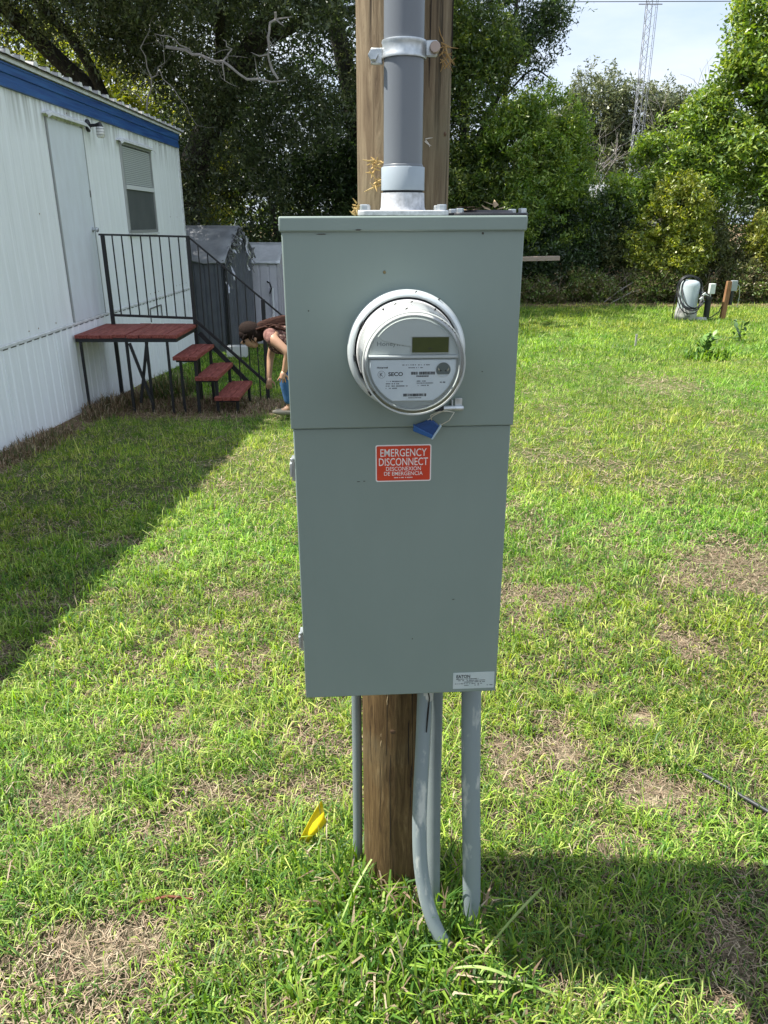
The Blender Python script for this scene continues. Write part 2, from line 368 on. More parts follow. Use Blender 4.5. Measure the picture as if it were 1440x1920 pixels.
grass_zone(9.0, 17.5, 2200, .060, .012, 1, .05, 'lawn_grass', 'green lawn grass in front of the far hedge')
def dead_litter(y0, y1, dens, L0, wd, nm, label):
    x, y = sample(y0, y1, dens); bare, sand, th = patch_fields(x, y)
    k = (rng.random(len(x)) < .35 + .65*np.maximum(bare*(1-.6*sand), th)) & keep_ok(x, y); x, y = x[k], y[k]; n = len(x)
    a = rng.uniform(0, 2*np.pi, n); Ln = L0*rng.uniform(.4, 1.6, n); z = ground_z(x, y) + rng.uniform(.001, .014, n)
    d = np.stack([np.cos(a), np.sin(a), rng.uniform(-.25, .3, n)], 1)*Ln[:, None]; s = np.stack([-np.sin(a), np.cos(a), np.zeros(n)], 1)*wd*rng.uniform(.6, 1.3, n)[:, None]
    P = np.stack([x, y, z], 1); bend = s*rng.uniform(-6, 6, n)[:, None]
    V = np.stack([P-d*.5-s*.5, P-d*.5+s*.5, P+bend+s*.5, P+bend-s*.5, P+d*.5], 1).reshape(-1, 3)
    b = (np.arange(n)*5)[:, None]; T = np.concatenate([b+np.array([[0,1,2]]), b+np.array([[0,2,3]]), b+np.array([[3,2,4]])], 0)
    c = STRAW[rng.integers(0, 4, n)]*rng.uniform(.5, 1.15, n)[:, None]
    return tag(np_mesh(nm, V, T, M['straw'], np.repeat(c, 5, 0)), label, 'dead grass', kind='stuff')
dead_litter(.86, 3.6, 14000, .030, .0016, 'dead_grass_litter', 'tan dead grass stems littering the soil near the post')
dead_litter(3.6, 9.5, 1300, .06, .005, 'dead_grass_litter', 'brown dead grass matted round the foot of the steps')
# taller clumps round the post, along the trailer base and scattered
def tall(name, cx, cy_, rx, ry, n, h, w, label, straw=.12, seed_l=(.05,.9), cols=None, leanr=(.1,.9)):
    a = rng.uniform(0, 2*np.pi, n); r = np.sqrt(rng.random(n)); x = cx + rx*r*np.cos(a); y = cy_ + ry*r*np.sin(a)
    k = keep_ok(x, y); x, y = x[k], y[k]; n = len(x)
    hh = h*rng.uniform(.45, 1.5, n)*(1 - .35*np.hypot((x-cx)/rx, (y-cy_)/ry)); c = (cols if cols is not None else GREEN[[0,1,2,4]])[rng.integers(0, 4, n)]*rng.uniform(.6, 1.15, n)[:, None]
    d = rng.random(n) < straw; c[d] = STRAW[rng.integers(0, 4, d.sum())]
    o = blades(name, x, y, hh, w*rng.uniform(.6, 1.4, n), rng.uniform(*leanr, n), c, M['grass'], label, 2); o['category'] = 'grass'; return o
tall('tall_grass', .04, 1.36, .20, .17, 1700, .165, .0055, 'tall dark green grass clump round the foot of the wooden pole')
tall('tall_grass', .05, 1.20, .30, .12, 1500, .115, .0055, 'long loose grass in front of the bent conduit')
tall('tall_grass', .22, 1.36, .15, .12, 450, .085, .005, 'long grass round the foot of the right conduit')
tall('tall_grass', -.12, 1.45, .12, .12, 480, .125, .005, 'long grass left of the pole beside the thin conduit')
for i, (tx, ty, w_) in enumerate(((-.22,1.28,'a hand left of the pole foot'),(-.05,1.12,'at the lower edge left of the bent conduit'),(.30,1.08,'at the lower edge right of the conduits'),(-.40,1.12,'in the lower left corner of the lawn'),(.50,1.28,'inside the box shadow'),(-.30,1.50,'behind the yellow flag wire'))):
    tall('tall_grass', tx, ty, .09, .07, 190, .075, .0052, 'leafy grass tuft ' + w_)
tall('tall_grass', 3.95, 9.35, .30, .22, 260, .17, .018, 'clump of dark green blade leaves in the right lawn', 0)
BR = np.array([[.20,.14,.08],[.30,.22,.13],[.14,.11,.06],[.12,.15,.05]])
tall('dry_weeds', -3.0, 6.3, .16, .8, 1500, .13, .006, 'dry brown weeds along the foot of the near skirting', .3, cols=BR)
tall('dry_weeds', -2.95, 8.1, .22, .7, 1300, .20, .007, 'dry brown weeds under the platform by the skirting', .3, cols=BR)
tall('dry_weeds', -2.0, 8.3, 1.2, .55, 2600, .09, .007, 'matted brown weeds below the red steps', .5, cols=BR)
tall('dry_weeds', -2.6, 9.1, .3, .5, 700, .32, .008, 'tangled green and brown weeds behind the step legs', .15, cols=np.array([[.08,.13,.03],[.13,.16,.04],[.2,.15,.08],[.06,.1,.03]]))
# a few broad arching blades in front of the pipes
def long_blade(pts, w, lab):
    b = MB(); n = len(pts); P = [Vector(p) for p in pts]
    for i, p in enumerate(P):
        t = (P[min(i+1, n-1)]-P[max(i-1, 0)]).normalized(); s = t.cross(Vector((0, 0, 1))).normalized()
        k = w*math.sin(math.pi*min(1, .25+.75*(1-i/(n-1))))*.5 + .0004
        b.v += [tuple(p - s*k + Vector((0,0,k*.5))), tuple(p), tuple(p + s*k + Vector((0,0,k*.5)))]
    for i in range(n-1):
        q = i*3; b.f += [(q, q+1, q+4, q+3), (q+1, q+2, q+5, q+4)]
    o = b.build('grass_blade', M['blade'], None, smooth=80, fix=False); return tag(o, lab, 'grass blade', 'long seed blades by the post')
M['blade'] = mat('fresh_blade', (.17,.27,.05), .5, col2=(.30,.38,.12), scale=20, stretch=(1,1,1))
def arc(a, b, lift, n=12): 
    a, b = Vector(a), Vector(b); return [a.lerp(b, i/(n-1)) + Vector((0,0,lift*math.sin(math.pi*i/(n-1)))) for i in range(n)]
long_blade(arc((.20,1.22,.02), (.36,1.30,.17), .01), .006, 'long upright grass blade slanting right of the right conduit')
long_blade(arc((.12,1.17,.02), (.40,1.15,.012), .035), .006, 'long pale grass blade arching low to the right in front of the pipes')
long_blade(arc((.10,1.19,.03), (.30,1.16,.045), .04), .007, 'broad pale grass blade arching above the low one')
long_blade(arc((-.12,1.28,.02), (-.03,1.42,.13), .02), .005, 'long grass blade leaning against the thin left conduit')

# ------------------------------------------------------------------ wooden pole
def pole():
    t = thing('utility_pole', 'round brown timber pole behind the grey meter box', 'pole', (.034, 1.482, 0))
    seg, nz_ = 64, 150; b = MB(); zs = [-.15 + i*(4.6/nz_) for i in range(nz_+1)]
    th = np.linspace(0, 2*np.pi, seg, endpoint=False)
    for z in zs:
        r = .0835 + .0012*math.sin(z*2.3) + .0022*(vnoise(np.cos(th)*3, np.sin(th)*3, np.full(seg, z*1.2), 9)-.5) + .0016*(vnoise(np.cos(th)*14, np.sin(th)*14, np.full(seg, z*.9), 12)-.5)
        for k in range(seg): b.v.append((r[k]*math.cos(th[k]), r[k]*math.sin(th[k]), z))
    for i in range(nz_):
        for k in range(seg):
            k2 = (k+1) % seg; b.f.append((i*seg+k, i*seg+k2, (i+1)*seg+k2, (i+1)*seg+k))
    b.f.append(tuple(nz_*seg+k for k in range(seg)))
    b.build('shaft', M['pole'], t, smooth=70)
    dc = mat('crack_dark', (.018,.012,.008), .95); rr = random.Random(5)
    for k in range(26):                        # drying cracks
        a0 = rr.uniform(-175, -5); z0 = rr.choice((rr.uniform(.1,.65), rr.uniform(1.6,2.3))); L2 = rr.uniform(.05,.30); w = rr.uniform(.0006,.0016); pts = []; a = a0
        for q in range(9): a += rr.uniform(-.7,.7); pts.append((.0838*math.cos(R(a)), .0838*math.sin(R(a)), z0+L2*q/8))
        MB().tube(pts, [w*.2]+[w]*7+[w*.2], 5).build('crack', dc, t)
    for (a, z0, rk) in ((-128, 1.835, .007), (-32, 1.72, .004), (-100, .52, .010), (-60, 1.93, .005)):   # knots
        b = MB(); c0 = Vector((.0822*math.cos(R(a)), .0822*math.sin(R(a)), z0)); nrm = Vector((math.cos(R(a)), math.sin(R(a)), 0)); b.tube([c0, c0+nrm*.0022], [rk, rk*.6], 14); b.build('knot', mat('knot_brown', (.05,.028,.014), .85, col2=(.12,.07,.035), scale=90), t, smooth=60)
    sp = mat('raw_split_wood', (.36,.28,.16), .8, col2=(.36,.27,.15), scale=40, stretch=(1,1,.1))
    for (a, z0, z1, w) in ((-108, .585, .70, .004), (-118, .47, .52, .004)):     # pale splits on the lower front
        pts = [(.0838*math.cos(R(a+random.uniform(-1.4, 1.4))), .0838*math.sin(R(a)), z0+(z1-z0)*k/8) for k in range(9)]
        MB().tube(pts, [w*.1]+[w*.3]*3+[w*.2]*4+[w*.05], 6).build('splinter', sp, t, smooth=60)
pole()

# ------------------------------------------------------------------ meter box
YAW = R(3.4)
def frame_pt(x, y, z): # box local -> world
    c, s = math.cos(YAW), math.sin(YAW); return (.034 + x*c - y*s, 1.237 + x*s + y*c, z)
FONTS = {}
def text(s, h, x, z, y, parent, m, width=None, align='CENTER', name='lettering', bold=0, tilt=0, ital=0):
    cu = bpy.data.curves.new(name, 'FONT'); cu.body = s; cu.align_x = align; cu.align_y = 'CENTER'; cu.size = 1; cu.extrude = 0; cu.resolution_u = 3; cu.offset = bold; cu.shear = ital
    o = bpy.data.objects.new(name, cu); C.objects.link(o); bpy.context.view_layer.update()
    me = bpy.data.meshes.new_from_object(o.evaluated_get(bpy.context.evaluated_depsgraph_get())); bpy.data.objects.remove(o)
    co = np.empty(len(me.vertices)*3, np.float32); me.vertices.foreach_get('co', co); co = co.reshape(-1, 3)
    lo, hi = co.min(0), co.max(0)
    sy = h/(hi[1]-lo[1]); sx = (width/(hi[0]-lo[0])) if width else sy
    cx = (lo[0]+hi[0])/2 if align == 'CENTER' else lo[0]
    out = np.stack([(co[:,0]-cx)*sx, np.zeros(len(co)), (co[:,1]-(lo[1]+hi[1])/2)*sy], 1)
    c_, s_ = math.cos(tilt), math.sin(tilt)
    out = np.stack([out[:,0]*c_-out[:,2]*s_+x, out[:,1]+y, out[:,0]*s_+out[:,2]*c_+z], 1)
    me.vertices.foreach_set('co', out.astype(np.float32).ravel()); me.update(); me.materials.clear(); me.materials.append(m)
    ob = bpy.data.objects.new(name, me); return link(ob, parent)
def rrect(w, h, r, n=6, cx=0, cz=0):
    p = []
    for (sx, sz, a0) in ((1,1,0),(-1,1,90),(-1,-1,180),(1,-1,270)):
        for k in range(n+1):
            a = R(a0+90*k/n); p.append((cx+sx*(w/2-r)+r*math.cos(a), cz+sz*(h/2-r)+r*math.sin(a)))
    return p
def marks(b, x0, x1, z, h, y, gap=.25, wmin=.0007, wmax=.0016, seed=1):   # rows of fine print too small to read, or bar codes
    rr = random.Random(seed); x = x0
    while x < x1:
        w = rr.uniform(wmin, wmax)
        if rr.random() > gap: b.add([(x,y,z-h/2),(min(x+w, x1),y,z-h/2),(min(x+w, x1),y,z+h/2),(x,y,z+h/2)], [(0,1,2,3)])
        x += w + rr.uniform(wmin, wmax)*.45
    return b
def meter_box():
    Z0 = .727
    t = thing('meter_box', 'tall grey steel meter box mounted on the wooden pole', 'meter box', (.034, 1.237, Z0), (0, R(-.25), YAW))
    z = lambda v: v-Z0
    MB().box(-.184, .184, .012, .150, z(.731), z(1.582)).build('housing', M['box'], t, bevel=.002)
    MB().box(-.1868, .1868, -.0015, .060, z(1.2585), z(1.569)).build('upper_cover', M['box'], t, bevel=.0022, seg=3)
    MB().box(-.190, .190, -.0065, .153, z(1.5665), z(1.5885)).build('top_lip', M['box'], t, bevel=.0028, seg=3)
    MB().box(-.1838, .1838, .0035, .045, z(.7270), z(1.2575)).build('door', M['box'], t, bevel=.0022, seg=3)
    MB().box(-.180, .180, .030, .140, z(.7235), z(.7275)).build('bottom_flange', M['box'], t)
    for zz in (1.185, .848):                       # spring latches on the left edge
        b = MB(); b.box(-.1895, -.1835, .010, .030, z(zz)-.020, z(zz)+.020); b.box(-.1925, -.1885, .006, .024, z(zz)-.012, z(zz)+.012); b.tube([(-.188,.006,z(zz)+.022),(-.188,.006,z(zz)+.016)], .003, 8)
        b.build('latch', M['galv'], t, bevel=.0006)
    # pinhole screw of the upper cover
    MB().lathe([(.0001,.0015),(.0016,.0015),(.0024,.0006),(.0024,0)], 'y', (-.030, -.0015, z(1.507)), 16).build('screw', mat('dull_brass', (.25,.2,.1), .4, .8), t, smooth=40)
    # hasp plate lower right of the meter
    b = MB(); b.box(.058, .082, -.012, -.0015, z(1.288), z(1.296)); b.box(.079, .0815, -.014, -.0015, z(1.288), z(1.306)); b.build('hasp', M['galv'], t, bevel=.0005)
    # dents and stains: dirt flecks
    dm = mat('dirt_fleck', (.06,.055,.045), .9)
    for (x, zz, w, h, yy) in ((-.076,1.163,.008,.0015,.0033),(-.066,1.1635,.005,.0015,.0033),(.122,1.563,.004,.005,-.0018),(-.125,1.563,.020,.002,-.0018),(-.07,1.569,.012,.003,-.0068),(.02,.85,.0025,.004,.0033),(.095,.93,.006,.0012,.0033),(-.15,1.45,.003,.003,-.0018),(.13,1.35,.003,.002,-.0018)):
        poly = [(x+w/2*math.cos(a)*random.uniform(.6,1), z(zz)+h/2*math.sin(a)*random.uniform(.6,1)) for a in [R(60*k) for k in range(6)]]
        MB().prism(poly, yy-.0004, yy+.0006).build('dirt_fleck', dm, t)
    # EMERGENCY DISCONNECT sticker
    red = mat('sticker_red', (.62,.055,.018), .4, col2=(.56,.04,.015), scale=20); wh = mat('sticker_white', (.80,.75,.71), .45)
    cx, cz = .0015, z(1.1945)
    s = MB().prism(rrect(.0955, .0655, .0035, cx=cx, cz=cz), .0029, .0040).build('emergency_sticker', wh, t)
    tag(s, 'red and white EMERGENCY DISCONNECT sticker')
    r_ = MB().prism(rrect(.0915, .0615, .0022, cx=cx, cz=cz), .0026, .0029).build('red_field', red, s)
    text('EMERGENCY', .0136, cx, cz+.0190, .0024, s, wh, .0790, bold=.003)
    text('DISCONNECT', .0136, cx, cz+.0028, .0024, s, wh, .0840, bold=.003)
    text('DESCONEXION', .0070, cx, cz-.0096, .0024, s, wh, .0600, bold=.003)
    text('DE EMERGENCIA', .0068, cx, cz-.0183, .0024, s, wh, .0665, bold=.003)
    b = MB(); marks(b, cx-.016, cx+.0005, cz-.0256, .0018, .0024, .15, .0006, .0013, 5); marks(b, cx+.003, cx+.016, cz-.0256, .0018, .0024, .15, .0006, .0013, 6); tag(b.build('fine_print', wh, s, fix=False), kind='stuff')
    # maker's plate bottom right
    pl = mat('plate_pale', (.45,.53,.51), .4, col2=(.52,.58,.56), scale=30); ink = mat('black_ink', (.012,.012,.014), .5)
    cx, cz = .1395, z(.7535)
    s = MB().prism(rrect(.080, .036, .001, cx=cx, cz=cz), .0028, .0040).build('maker_plate', pl, t, ); tag(s, 'pale EATON maker plate')
    text('EATON', .0072, cx-.0205, cz+.0098, .0024, s, ink, .0265, bold=.02)
    b = MB()
    for i, (xa, xb, dz) in enumerate(((-.034,.012,.004),(-.030,.022,.0005),(-.022,.022,-.0030),(-.036,-.012,-.0065),(-.008,.016,-.0068),(-.018,.012,-.0104),(.026,.037,-.011))):
        marks(b, cx+xa, cx+xb, cz+dz, .0016, .0024, .2, .0006, .0016, 20+i)
    tag(b.build('fine_print', ink, s, fix=False), kind='stuff')
    return t
meter_box()

# ------------------------------------------------------------------ electric meter
def clear_mat():
    m, N, L, b = nodes('clear_polycarbonate'); N.remove(b); out = N['Material Output']
    tr = N.new('ShaderNodeBsdfTransparent'); tr.inputs[0].default_value = (.93,.95,.95,1); g = N.new('ShaderNodeBsdfGlossy'); g.inputs['Roughness'].default_value = .12
    fr = N.new('ShaderNodeFresnel'); fr.inputs[0].default_value = 1.3; mxs = N.new('ShaderNodeMixShader')
    L.new(fr.outputs[0], mxs.inputs[0]); L.new(tr.outputs[0], mxs.inputs[1]); L.new(g.outputs[0], mxs.inputs[2])
    df = N.new('ShaderNodeBsdfDiffuse'); df.inputs[0].default_value = (.7,.72,.72,1); m2 = N.new('ShaderNodeMixShader'); m2.inputs[0].default_value = .012
    L.new(mxs.outputs[0], m2.inputs[1]); L.new(df.outputs[0], m2.inputs[2]); L.new(m2.outputs[0], out.inputs[0]); return m
M['clear'] = clear_mat()
def meter():
    MZ = 1.3875
    p = frame_pt(.0012, -.0015, MZ)
    t = thing('electric_meter', 'round electric meter with a grey display plugged into the meter box', 'electric meter', p, (0, 0, YAW)); t.scale = (.978, 1, .978)
    ringm = mat('zinc_ring', (.62,.67,.66), .32, .25, col2=(.72,.76,.75), scale=14)
    MB().lathe([(.0965,0),(.0968,.012),(.0955,.0185),(.0920,.0225),(.0885,.0235),(.0858,.021),(.0848,.015),(.0848,.004)], 'y', seg=96).build('sealing_ring', ringm, t, smooth=50)
    MB().lathe([(.0847,.006),(.070,.006)], 'y', seg=64).build('gap', M['darkgap'], t)  # shaded gap between sealing ring and drum, painted dark
    basem = mat('meter_base_plastic', (.58,.585,.57), .45, col2=(.64,.63,.615), scale=25)
    MB().lathe([(.0822,.004),(.0822,.026),(.0795,.031),(.0745,.033),(.0725,.036),(.0720,.118),(.0700,.1205),(.0695,.1195)], 'y', seg=96).build('base_drum', basem, t, smooth=40)
    MB().lathe([(.0705,.1195),(.0001,.1195)], 'y', seg=64).build('back_plate', mat('dial_back', (.42,.45,.43), .55), t)
    # dial plate with a ridge, upper panel with an arc step
    up = mat('dial_grey', (.56,.60,.58), .5, col2=(.60,.64,.62), scale=10)
    poly = [(.0685*math.cos(a), .0685*math.sin(a)) for a in np.linspace(R(10), R(170), 48)]
    d = MB().prism(poly, -.124, -.1195).build('dial_panel', up, t, bevel=.0006)
    poly = [(.0655*math.cos(a), .0655*math.sin(a)) for a in np.linspace(R(36), R(144), 40)] + [(-.045+.09*k/12, .030-.004*math.sin(math.pi*k/12)*1.4+.003*abs(k-6)/6) for k in range(13)]
    MB().prism(poly, -.1262, -.124).build('arc_step', up, t, bevel=.0005)
    MB().box(-.0690, .0690, -.1290, -.1195, .0075, .0118).build('dial_ridge', mat('ridge_pale', (.66,.69,.69), .3), t, bevel=.0012)
    # display
    bz = mat('display_bezel', (.50,.52,.50), .4); lcd = mat('display_olive', (.065,.080,.018), .5, col2=(.085,.10,.022), scale=40, spec=.1)
    f = MB().box(-.0040, .0540, -.1268, -.1240, .0140, .0400).build('display', bz, t, bevel=.0006)
    MB().box(-.0022, .0522, -.1276, -.1266, .0158, .0382).build('display_window', lcd, f)
    lm = mat('lcd_dark', (.012,.014,.006), .4)
    for q in ((.0225,.0250,.0205,.0232),(.0262,.0290,.0216,.0224),(.0000,.0016,.0178,.0192)): MB().box(q[0], q[1], -.1279, -.1277, q[2], q[3]).build('display_segment', lm, f)
    em = mat('embossed_grey', (.22,.25,.24), .45)
    e = text('Honeywell', .0085, -.0315, .0275, -.1243, t, em, .045, name='embossed_lettering', bold=.01)
    # label plate: half round, flat bottom
    lab = mat('label_white', (.74,.80,.84), .4, col2=(.78,.84,.88), scale=60)
    r0 = .0650; a0 = math.asin(.0615/r0)
    poly = [(-.0655, .0045), (-.0655, -.004)] + [(r0*math.cos(a), r0*math.sin(a)) for a in np.linspace(math.pi+.16, 2*math.pi-.16, 50) if math.sin(a)*r0 > -.0575] 
    poly = [(-.0640, .0045)] + [(x, z) for x, z in poly[2:]] + [(.0640, .0045)]
    L_ = MB().prism(poly, -.1235, -.1195).build('label_plate', lab, t, bevel=.0004); tag(L_, 'pale printed SECO label plate')
    rim = MB(); 
    pr = [(x*1.025, z*1.025) for x, z in poly]; rim.prism(pr, -.1215, -.1195); rim.build('label_rim', mat('rim_grey', (.50,.53,.53), .4), t)
    ink = mat('label_ink', (.015,.017,.02), .6); y = -.1239
    text('SECO', .0060, -.0262, -.0165, y, L_, ink, .0220, bold=.025)
    text('Honeywell', .0030, -.0460, -.0070, y, L_, ink, .0165, bold=.04, ital=.15)
    b = MB(); marks(b, -.0030, .0330, -.0155, .0044, y, .05, .0005, .0016, 3); tag(b.build('bar_code', ink, L_, fix=False), kind='stuff')
    b = MB(); marks(b, .0050, .0240, -.0200, .0022, y, .05, .0006, .0013, 4); tag(b.build('fine_print', ink, L_, fix=False), kind='stuff')
    b = MB(); marks(b, -.0145, .0205, -.0485, .0042, y, .05, .0004, .0016, 8); tag(b.build('bar_code', ink, L_, fix=False), kind='stuff')
    gi = mat('label_ink_grey', (.10,.11,.13), .6); b = MB()
    for i, (xa, xb, zz, h) in enumerate(((-.016,.025,-.0030,.0014),(-.007,.015,-.0072,.0014),(-.041,-.015,-.0275,.0016),(-.041,-.018,-.0310,.0016),(-.041,-.008,-.0345,.0016),(-.041,-.024,-.0380,.0016),
                          (.006,.021,-.0275,.0016),(.006,.031,-.0305,.0016),(.006,.025,-.0340,.0016),(-.007,.014,-.0528,.0012),(.041,.049,-.0295,.0022))):
        marks(b, xa, xb, zz, h, y, .2, .0005, .0014, 40+i)
    tag(b.build('fine_print', gi, L_, fix=False), kind='stuff')
    b = MB(); b.lathe([(.0052,.1240),(.0056,.1240)], 'y', (-.0475,0,-.0170), 28); b.build('label_emblem', gi, L_, fix=False)
    text('K', .0055, -.0475, -.0170, y, L_, gi, name='label_emblem', bold=0.01)
    # optical port: dark grey disc with flat bottom, two eyes
    pol = [(.0455+.0108*math.cos(a), -.0105+.0108*math.sin(a)) for a in np.linspace(R(-38), R(218), 30)]
    op = MB().prism(pol, -.1262, -.1235).build('optical_port', mat('port_grey', (.13,.16,.155), .5), t, bevel=.0004)
    b = MB(); b.lathe([(.0012,.1266),(.0012,.1262)], 'y', (.0415,0,-.0115), 12, cap0=True); b.lathe([(.0012,.1266),(.0012,.1262)], 'y', (.0490,0,-.0115), 12, cap0=True); b.build('port_eye', M['black'], op)
    b = MB(); b.bar((.0375,-.1268,-.0075),(.0395,-.1268,-.0115),.0012); b.bar((.0535,-.1268,-.0075),(.0515,-.1268,-.0115),.0012); b.build('port_clip', mat('chrome_clip', (.7,.72,.72), .2, .9), op)
    MB().lathe([(.0115,.1238),(.0115,.1250),(.0105,.1250),(.0105,.1238)], 'y', (.0455,0,-.0105), 36).build('port_ring', mat('port_white', (.75,.77,.77), .4), t, smooth=40)
    # clear cover: drum, front rim, inner bead
    MB().lathe([(.0812,.031),(.0803,.040),(.0775,.118),(.0765,.1325),(.0745,.1365)], 'y', seg=96).build('clear_cover', M['clear'], t, smooth=40)
    rimm = mat('cover_rim', (.44,.46,.43), .3, col2=(.58,.60,.56), scale=12)
    MB().lathe([(.0768,.131),(.0771,.1360),(.0762,.1390),(.0750,.1394),(.0743,.1380),(.0743,.132)], 'y', seg=96).build('cover_rim', rimm, t, smooth=50)
    MB().lathe([(.0708,.1300),(.0705,.1335),(.0690,.1345),(.0680,.1325),(.0680,.1290)], 'y', seg=96).build('inner_bead', mat('bead_grey', (.52,.55,.53), .3), t, smooth=50)
    MB().lathe([(.0730,.1372),(.0400,.1388),(.0002,.1392)], 'y', seg=64).build('front_glass', M['clear'], t, smooth=60)
    # dark locking tabs and vents round the cover
    for ang, r, h0, h1, w in ((150,.0835,.004,.026,.012),(186,.0850,.010,.026,.010),(206,.0815,.010,.030,.009),(214,.0790,.112,.129,.008),(226,.0810,.06,.075,.004),(120,.0812,.045,.05,.003),(60,.0812,.05,.055,.002)):
        a = R(ang); b = MB(); Mx = Matrix.Rotation(-a, 4, 'Y')
        b.box(r-.002, r+.0012, -h1, -h0, -w/2, w/2, Mx); b.build('locking_tab', M['black'], t, bevel=.0004)
    for k in range(5):
        a = R(58-5*k); MB().lathe([(.0008,.1402),(.0008,.1385)], 'y', (.0750*math.cos(a),0,.0750*math.sin(a)), 8, cap0=True).build('vent_hole', M['black'], t)
    dm = mat('dead_gnat', (.02,.018,.015), .8)
    for ang, r, h in ((82,.094,.0225),(58,.0955,.018),(88,.0815,.06),(106,.081,.055),(98,.079,.125)):
        a = R(ang); MB().bar((r*math.cos(a)-.0015, -h-.001, r*math.sin(a)), (r*math.cos(a)+.0018, -h-.0012, r*math.sin(a)+.0018), .0016).build('dirt_speck', dm, t)
    return t
meter()
# barrel lock and blue security seal hanging from the ring
def seal():
    x, y, z = .064, -.016, 1.2935
    t = thing('barrel_lock', 'small silver barrel lock on the ring at the lower right of the meter', 'lock', frame_pt(x, y, z), (0, 0, YAW))
    MB().lathe([(.0002,-.002),(.0045,-.002),(.0045,.030),(.0036,.032),(.0002,.032)], 'x', seg=20).build('barrel', M['galv'], t, smooth=40)
    MB().box(-.016, -.001, -.006, .006, -.004, .005).build('ring_clamp', M['darkgap'], t, bevel=.001)
    MB().box(.018, .030, .002, .006, .004, .016).build('tab', M['galv'], t, bevel=.0005)
    p = frame_pt(.036, -.022, 1.265)
    s = thing('security_seal', 'blue plastic security seal hanging on wire below the meter', 'security seal', p, (R(8), R(20), YAW))
    bl = mat('seal_blue', (.012,.05,.17), .35, col2=(.02,.08,.26), scale=60)
    poly = [(-.0215,-.006),(-.018,-.012),(.013,-.0135),(.016,-.010),(.018,.008),(.006,.013),(-.003,.011)]
    b = MB(); b.prism(poly, -.003, .003); b.build('seal_body', bl, s, bevel=.0012)
    MB().prism([(-.0225,-.0045),(-.0195,-.0145),(.0155,-.0165),(.016,-.0105)], -.0048, .0048).build('seal_cap', mat('seal_blue_light', (.025,.11,.32), .35), s, bevel=.001)
    MB().prism([(.0135,-.0175),(.0165,-.0170),(.0215,.0100),(.0180,.0095)], -.0052, .0052).build('seal_edge', mat('seal_clear_edge', (.45,.58,.66), .3), s, bevel=.0006)
    wr = mat('seal_wire', (.62,.60,.50), .3, .6)
    MB().tube([(.004,0,.011),(-.002,0,.020),(.010,.003,.030),(.022,.006,.034),(.034,.006,.036),(.030,0,.022),(.017,0,.006)], .0009, 8).build('wire_loop', wr, s, smooth=70)
    MB().tube([(-.004,0,.009),(.004,.001,.022),(.018,.004,.036)], .0008, 8).build('wire_loop', wr, s, smooth=70)
seal()

# ------------------------------------------------------------------ riser with hub and strap
def riser():
    x0, y0 = .030, 1.312
    t = thing('conduit_riser', 'thick grey plastic conduit rising from the top of the meter box', 'conduit', (x0, y0, 1.589))
    b = MB(); b.prism([(p[0], p[1]) for p in rrect(.142, .100, .012)], -.004, .004)
    fl = MB(); n = 28; pr = rrect(.142, .104, .014, 6)
    v = [(p[0], p[1], 0) for p in pr] + [(p[0], p[1], .008) for p in pr]; m_ = len(pr)
    fl.add(v, [tuple(range(m_))[::-1], tuple(range(m_, 2*m_))] + [(i, (i+1) % m_, (i+1) % m_ + m_, i+m_) for i in range(m_)])
    fl.build('flange', M['cast'], t, bevel=.0015)
    for sx in (-1, 1):
        for sy in (-1, 1):
            b = MB(); b.lathe([(.0001,.0165),(.0068,.0165),(.0075,.0150),(.0075,.0085),(.010,.0085),(.010,.0078)], 'z', (sx*.060, sy*.040, 0), 6); b.build('bolt', M['galv'], t)
    MB().lathe([(.0370,.008),(.0350,.014),(.0342,.034)], 'z', seg=48).build('hub', M['cast'], t, smooth=50)
    MB().lathe([(.0318,.030),(.0318,.0375)], 'z', seg=48).build('hub_gap_shade', M['darkgap'], t, smooth=50)  # dark band paints the shade in the gap below the coupling
    MB().lathe([(.0335,.0372),(.0343,.0378),(.0343,.0705),(.0335,.0716),(.0306,.0716)], 'z', seg=48).build('coupling', M['pvcl'], t, smooth=40)
    MB().lathe([(.0305,.0700),(.0303,.25),(.0300,2.6),(.0001,2.6)], 'z', seg=48).build('pipe', M['pvc'], t, smooth=50)
    MB().lathe([(.0315,.0716),(.0320,.0735),(.0308,.0752)], 'z', seg=48).build('cement_bead', M['pvc'], t, smooth=60)
    # strut strap
    z = .232
    s = MB(); s.lathe([(.0308,z-.012),(.0332,z-.012),(.0338,z-.0095),(.0326,z-.007),(.0326,z+.007),(.0338,z+.0095),(.0332,z+.012),(.0308,z+.012)], 'z', seg=48)
    st = s.build('strap', M['galv'], t, smooth=45)
    for sx, dz in ((1, .002), (-1, -.008)):
        b = MB(); b.box(sx*.032 if sx > 0 else -.050, .050 if sx > 0 else -.032, -.004, .004, z+dz-.011, z+dz+.011); b.build('ear', M['galv'], st, bevel=.002)
        b = MB(); b.lathe([(.0001,.016),(.0072,.016),(.0080,.014),(.0080,.004)], 'y', (sx*.046, 0, z+dz), 16 if sx > 0 else 6); b.build('bolt', M['galv'] if sx < 0 else mat('rusty_bolt', (.42,.33,.28), .6, .4), st)
riser()
